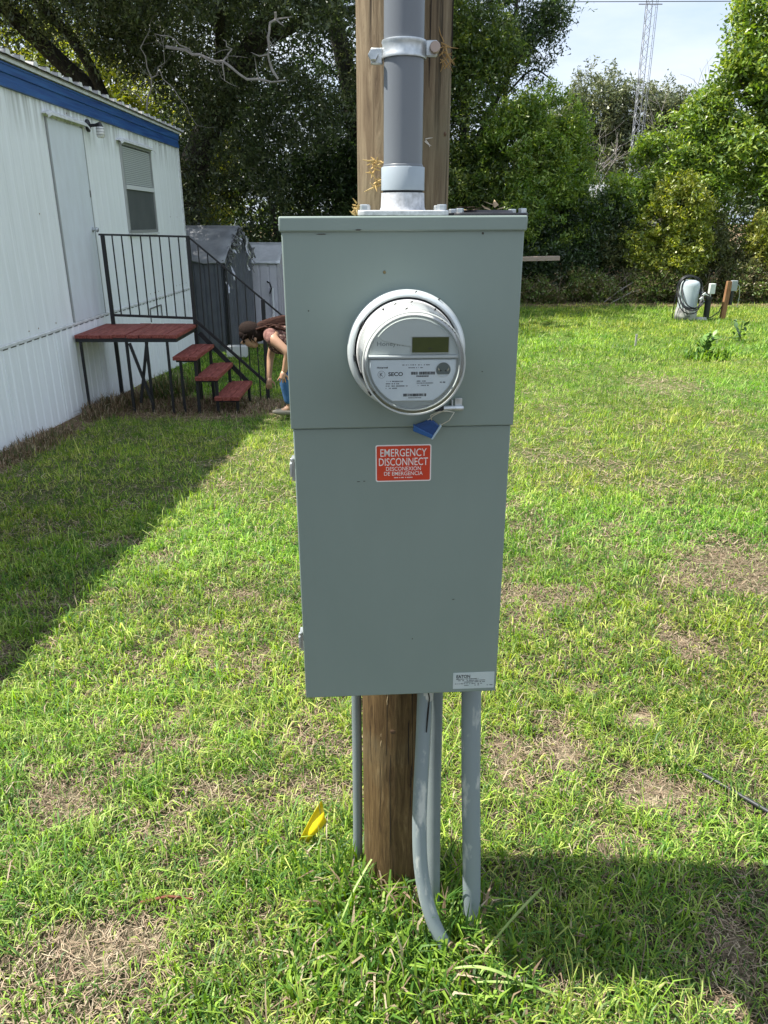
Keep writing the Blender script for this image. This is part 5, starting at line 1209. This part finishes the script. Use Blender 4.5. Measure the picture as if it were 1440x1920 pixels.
# understorey wall on the left
tree('evergreen_shrub', 'dark evergreen thicket right behind the garden sheds', 'shrub', (-2.6,18.6,-.6), [(-4.6,18.8,1.4,1.5,.9,2.2),(-2.8,18.6,1.2,1.5,.9,2.3),(-1.0,18.8,1.3,1.5,.9,2.3),(-3.6,19.3,3.2,1.6,.9,1.6),(-1.6,19.3,3.4,1.6,.9,1.5)], 85000, .085, 'dark', 7, [(((-2.6,18.9,-.6),(-2.5,18.9,1),(-2.7,19,2.6)),.10,.04)], thresh=.38, sig=.14, group=G)
tree('evergreen_tree', 'dark leafy evergreen filling the gap left of the pole top', 'tree', (.2,19.2,-.5), [(-.2,19.3,1.2,1.5,.9,2.3),(.9,19.2,1.0,1.1,.9,2.0),(-.5,19.4,3.7,1.3,1.0,1.6),(.6,19.5,4.4,1.2,1.0,1.8)], 62000, .085, 'dark', 8, [(((.2,19.6,-.5),(.15,19.6,1.5),(.25,19.6,3.6),(.4,19.6,5.0)),.14,.05)], thresh=.38, sig=.14, group=G)
tree('oak_sapling', 'lit yellow green foliage seen between the oak trunks', 'tree', (-8.2,21,-.6), [(-8.5,21,4.6,2.4,1.2,1.9),(-6.6,21,3.6,1.6,1.0,1.7),(-10.5,21,4.8,2.2,1.2,1.9),(-5.0,21,2.8,1.4,1.0,1.8)], 42000, .12, 'lime', 9, [(((-8.2,21,-.6),(-8.1,21,2),(-8.3,21,4.5)),.16,.06)], sig=.2, thresh=.38, group=G)
# right of the pole
tree('water_oak', 'dark green tree whose crown spreads right of the pole top', 'tree', (1.9,18.4,0), [(1.9,18.3,4.0,1.0,1.1,1.5),(1.5,18.4,2.3,1.2,1.2,1.5),(2.3,18.0,2.2,1.0,1.0,1.2),(1.2,18.4,5.6,.8,1.0,1.2),(2.0,18.2,5.0,.9,.9,.7)], 70000, .085, 'mid', 10, [(((1.9,18.6,-.1),(1.8,18.6,1.8),(1.75,18.5,3.6),(1.7,18.5,5.2)),.17,.07),(((1.8,18.5,2.8),(2.4,18.2,4.0),(2.9,18,4.9)),.07,.02)], thresh=.40, sig=.12, group=G)
tree('feathery_oak', 'airy crown with sky showing through beside the radio mast gap', 'tree', (2.9,19.4,0), [(3.0,19.2,5.3,.85,.8,.75),(3.6,19.3,5.9,.6,.7,.7),(2.6,19.3,6.3,.9,.8,.8),(3.35,19.2,4.5,.55,.6,.45)], 10500, .085, 'dark', 12, [(((2.9,19.5,-.1),(2.8,19.5,2.5),(2.75,19.4,4.4),(2.9,19.3,6.2)),.10,.03),(((2.8,19.4,4.3),(3.3,19.3,4.75),(3.75,19.3,4.55)),.03,.012),(((2.85,19.3,5.2),(3.3,19.2,5.6),(3.7,19.2,6.1)),.025,.01)], thresh=.42, sig=.13, shell=.1, twigs=12, group=G)
tree('bay_tree', 'sunlit yellow green bushy tree left of the sky gap', 'tree', (3.2,17.6,0), [(3.35,17.4,3.4,.75,.7,.8),(3.7,17.5,2.7,.75,.7,.9),(2.7,17.4,2.9,.8,.7,1.0),(3.1,17.2,1.7,.9,.7,1.0),(4.0,17.4,1.6,.8,.7,.9)], 66000, .080, 'right', 13, [(((3.2,17.8,-.1),(3.25,17.7,1.4),(3.3,17.6,2.8)),.08,.04)], thresh=.42, freq=1.4, sig=.11, group=G)
# left-of-gap / beyond the gap: distant grey-green crowns
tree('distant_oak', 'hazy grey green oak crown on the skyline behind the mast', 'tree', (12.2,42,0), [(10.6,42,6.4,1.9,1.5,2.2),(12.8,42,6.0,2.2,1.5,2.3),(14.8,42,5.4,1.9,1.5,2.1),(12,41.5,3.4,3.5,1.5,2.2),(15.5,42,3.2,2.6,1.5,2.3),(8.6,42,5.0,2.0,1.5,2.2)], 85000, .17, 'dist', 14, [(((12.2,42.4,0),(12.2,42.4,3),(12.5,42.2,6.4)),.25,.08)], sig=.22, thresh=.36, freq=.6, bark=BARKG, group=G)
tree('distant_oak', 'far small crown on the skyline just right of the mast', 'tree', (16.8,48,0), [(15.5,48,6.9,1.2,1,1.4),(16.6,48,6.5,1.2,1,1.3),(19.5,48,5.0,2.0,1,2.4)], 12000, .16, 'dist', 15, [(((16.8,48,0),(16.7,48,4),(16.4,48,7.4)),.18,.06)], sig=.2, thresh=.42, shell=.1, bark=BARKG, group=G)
def bare_tree(name, lab, base, h, w, n, r, seed, m_=DEADW):
    t = thing(name, lab, 'tree', base, group=G); rg = random.Random(seed)
    def grow(p, d, L_, r_, lvl):
        q = p + d*L_; mid = p.lerp(q, .5)+Vector((rg.uniform(-1,1),0,rg.uniform(-1,1)))*L_*.12; limb([p, mid, q], r_, r_*.6, 'trunk' if lvl == 0 else 'branch', m_, t, (0,0,0), 6)
        if lvl < 3:
            for k in range(n):
                e = (d + Vector((rg.uniform(-1,1)*w, rg.uniform(-.5,.5), rg.uniform(-.35,.6)))).normalized(); grow(p+d*L_*rg.uniform(.5,1), e, L_*rg.uniform(.5,.75), r_*.55, lvl+1)
    grow(Vector((0,0,0)), Vector((.05,0,1)), h, r, 0); return t
bare_tree('bare_tree', 'leafless pale grey twiggy tree between the two lit trees', (5.0,21,-.2), 2.3, 1.1, 3, .030, 5)
bare_tree('bare_tree', 'thin bare sapling on the skyline right of the mast', (14.2,38,.2), 4.2, .7, 3, .05, 8)
# tall right tree and its neighbours
tree('sweetgum_tree', 'tall bright green tree filling the right edge of the sky', 'tree', (8.3,17.6,0), [(7.95,17.4,5.2,1.15,1.1,1.2),(8.6,17.4,6.4,1.3,1.1,1.2),(7.55,17.3,4.2,.85,.9,.8),(8.6,17.2,3.6,1.3,1.1,1.3),(7.7,17.2,2.9,1.1,1.0,.95),(9.4,17.4,5.0,1.4,1.1,1.5),(9.2,17.1,2.2,1.3,1.0,1.2)], 105000, .100, 'right', 16, [(((8.5,17.9,-.1),(8.45,17.8,2.2),(8.5,17.7,4.6),(8.6,17.6,6.8)),.15,.06),(((8.45,17.7,2.8),(7.7,17.5,3.7),(7.1,17.3,4.3)),.05,.02)], thresh=.41, freq=1.3, sig=.14, asp=.65, group=G)
tree('maple_sapling', 'slim green sapling in front of the sky gap at the right', 'tree', (6.35,17.8,0), [(6.35,17.6,3.1,.75,.6,.75),(6.75,17.6,3.7,.45,.5,.5),(5.9,17.6,2.4,.7,.6,.7),(6.8,17.4,2.4,.8,.7,.9),(5.55,17.6,2.95,.35,.4,.35),(5.2,17.5,2.0,.75,.5,.6)], 50000, .085, 'right', 17, [(((6.4,17.9,-.1),(6.35,17.8,1.6),(6.5,17.7,3.6)),.05,.02)], thresh=.42, freq=1.5, sig=.11, group=G)
tree('lime_shrub', 'sunny yellow green shrub in the middle of the right hedge', 'shrub', (6.0,16.9,0), [(6.1,16.8,1.75,.65,.5,.85),(5.75,16.7,1.05,.7,.5,.7),(6.3,16.7,1.05,.55,.5,.6)], 34000, .075, 'lime', 18, [(((6.0,17,-.1),(6.05,17,1),(6.1,16.9,1.9)),.04,.02)], thresh=.42, freq=1.8, sig=.09, group='shrubs of the right hedge')
tree('yellow_shrub', 'bright yellow leaved shrub at the right edge of the hedge', 'shrub', (7.9,16.7,0), [(7.75,16.5,1.35,.42,.4,.45),(8.25,16.5,1.15,.5,.4,.55),(8.7,16.6,.8,.6,.4,.6)], 22000, .07, 'yellow', 19, [(((7.95,16.8,-.1),(7.9,16.7,.8),(7.8,16.6,1.4)),.03,.015)], thresh=.42, freq=2.0, sig=.08, group='shrubs of the right hedge')
tree('dark_shrub', 'dark shaded shrub just right of the meter box', 'shrub', (3.2,16.9,0), [(2.9,16.9,.6,.8,.5,.75),(3.9,16.9,.55,.8,.5,.7),(4.6,17.2,1.2,.9,.5,1.0),(3.2,17.3,1.4,.9,.5,.9)], 42000, .075, 'dark', 20, [(((3.3,17,-.1),(3.3,17,.8)),.04,.02)], thresh=.40, freq=1.6, sig=.1, group='shrubs of the right hedge')
tree('olive_shrub', 'olive grey shrub behind the pressure tank', 'shrub', (5.3,17.0,0), [(5.0,17.1,.8,.8,.5,.8),(6.9,17.0,.9,.9,.5,.85),(7.5,16.9,.55,.9,.5,.6),(5.9,16.8,.5,1.0,.4,.5)], 40000, .07, 'olive', 21, [(((5.3,17.1,-.1),(5.3,17.1,.9)),.035,.02)], thresh=.42, freq=1.8, sig=.09, group='shrubs of the right hedge')
# backing thicket behind everything on the right, and the far wood
tag(foliage('thicket', [(2.5,20.5,1.2,2.2,.8,2.0),(5.5,20.8,1.0,2.0,.8,1.6),(8.5,20.5,1.2,2.2,.8,1.9),(11.5,20,1.5,2.5,1,2.4)], 52000, .11, 'dark', None, 22, sig=.17, thresh=.34, kind='stuff'), 'deep green thicket behind the hedge shrubs', 'thicket')
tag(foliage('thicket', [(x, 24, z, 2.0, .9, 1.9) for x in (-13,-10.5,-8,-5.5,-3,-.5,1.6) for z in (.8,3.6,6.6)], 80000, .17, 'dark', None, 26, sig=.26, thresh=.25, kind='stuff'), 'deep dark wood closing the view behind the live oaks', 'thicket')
tag(foliage('far_woods', [(x, 52+3*math.sin(x), 2.5+.5*math.sin(x*1.7), 3.4, 1.6, 3.2+.5*math.sin(x*.9)) for x in np.arange(-48, 60, 4.0)], 60000, .42, 'mid', None, 23, sig=.5, thresh=.28, freq=.4, twigs=14, kind='stuff'), 'far wood closing the view behind the trees', 'woods')
# brown stems and dead brush along the hedge foot
for i, (cx, w, n, lab) in enumerate(((3.4,.9,110,'brown dead stems at the hedge foot right of the meter box'),(5.0,.8,100,'tangled grey brown brush left of the pressure tank'),(7.2,1.1,110,'tangled brown brush behind the timber post'))):
    o = thing('dead_brush', lab, 'brush', (cx,16.5,0)); twigs('stems', cx, 16.6, 0, w, .3, .75, n//2, .007, TWIG, o, (cx,16.5,0), 30+i, 1.0); foliage('dry_leaves', [(cx,16.45,.22,w*1.2,.35,.30),(cx+.6,16.5,.4,w*.8,.3,.28)], 14000, .06, 'brush', o, 90+i, (cx,16.5,0), thresh=.42, freq=2.2, sig=.08, kind='stuff')
for a, b_, lab in (((4.55,16.2,.02),(5.15,16.3,.42),'pale fallen branch leaning on the hedge, the steeper of two'),((4.7,16.15,.02),(5.35,16.2,.30),'pale fallen branch leaning on the hedge, the lower of two nearest the tank')):
    tag(MB().tube([a, ((a[0]+b_[0])/2, a[1], (a[2]+b_[2])/2+.04), b_], [.013,.010,.005], 6).build('fallen_branch', DEADW, None, smooth=60), lab, 'branch')
# broad-leaved weeds in the right lawn
def weed(lab, x, y, n, L_, h, colr, seed, grp=None):
    t = thing('weed', lab, 'plant', (x, y, gz(x, y))); rg = random.Random(seed); lm = mat('weed_leaf_%d' % seed, colr, .5, col2=tuple(c*1.5 for c in colr), scale=12)
    lm.name = 'weed_leaf'
    for i in range(n):
        a = rg.uniform(0, 6.28); el = rg.uniform(.25, 1.2); d = Vector((math.cos(a)*math.cos(el), math.sin(a)*math.cos(el), math.sin(el))); s = d.cross(Vector((0,0,1))).normalized(); up = s.cross(d)
        l = L_*rg.uniform(.6, 1.1); z0 = h*rg.random(); p = Vector((rg.uniform(-.08,.08), rg.uniform(-.08,.08), z0)); b = MB()
        for k, wd in enumerate((.04,.5,.9,.7,.02)):
            u = k/4; q = p+d*l*u-up*l*(-.5*u*u*.9)*-1*.6; b.v += [tuple(q-s*wd*l*.28), tuple(q-up*.01*l), tuple(q+s*wd*l*.28)]
        for k in range(4): q = k*3; b.f += [(q,q+1,q+4,q+3),(q+1,q+2,q+5,q+4)]
        b.build('leaf', lm, t, smooth=80, fix=False)
    MB().tube([(0,0,-.02),(.01,0,h)], .008, 6).build('stem', lm, t)
weed('broad leaved pale green weed standing in the right lawn', 3.98, 9.5, 46, .13, .26, (.10,.19,.035), 1)
weed('dark leaved weed below the timber post in the right lawn', 5.03, 10.9, 26, .13, .26, (.05,.10,.03), 2)
weed('small leafy weed in the grass at the right edge', 1.04, 1.52, 14, .055, .03, (.14,.24,.06), 3)
MB().bar((0,0,0), (0,0,.16), .022).build('stake', mat('stake_grey', (.42,.40,.36), .8), None).location = (3.41, 10.4, gz(3.41, 10.4)); tag(bpy.data.objects['stake.002'] if 'stake.002' in bpy.data.objects else bpy.data.objects['stake'], 'short grey survey stake standing alone in the right lawn', 'stake')
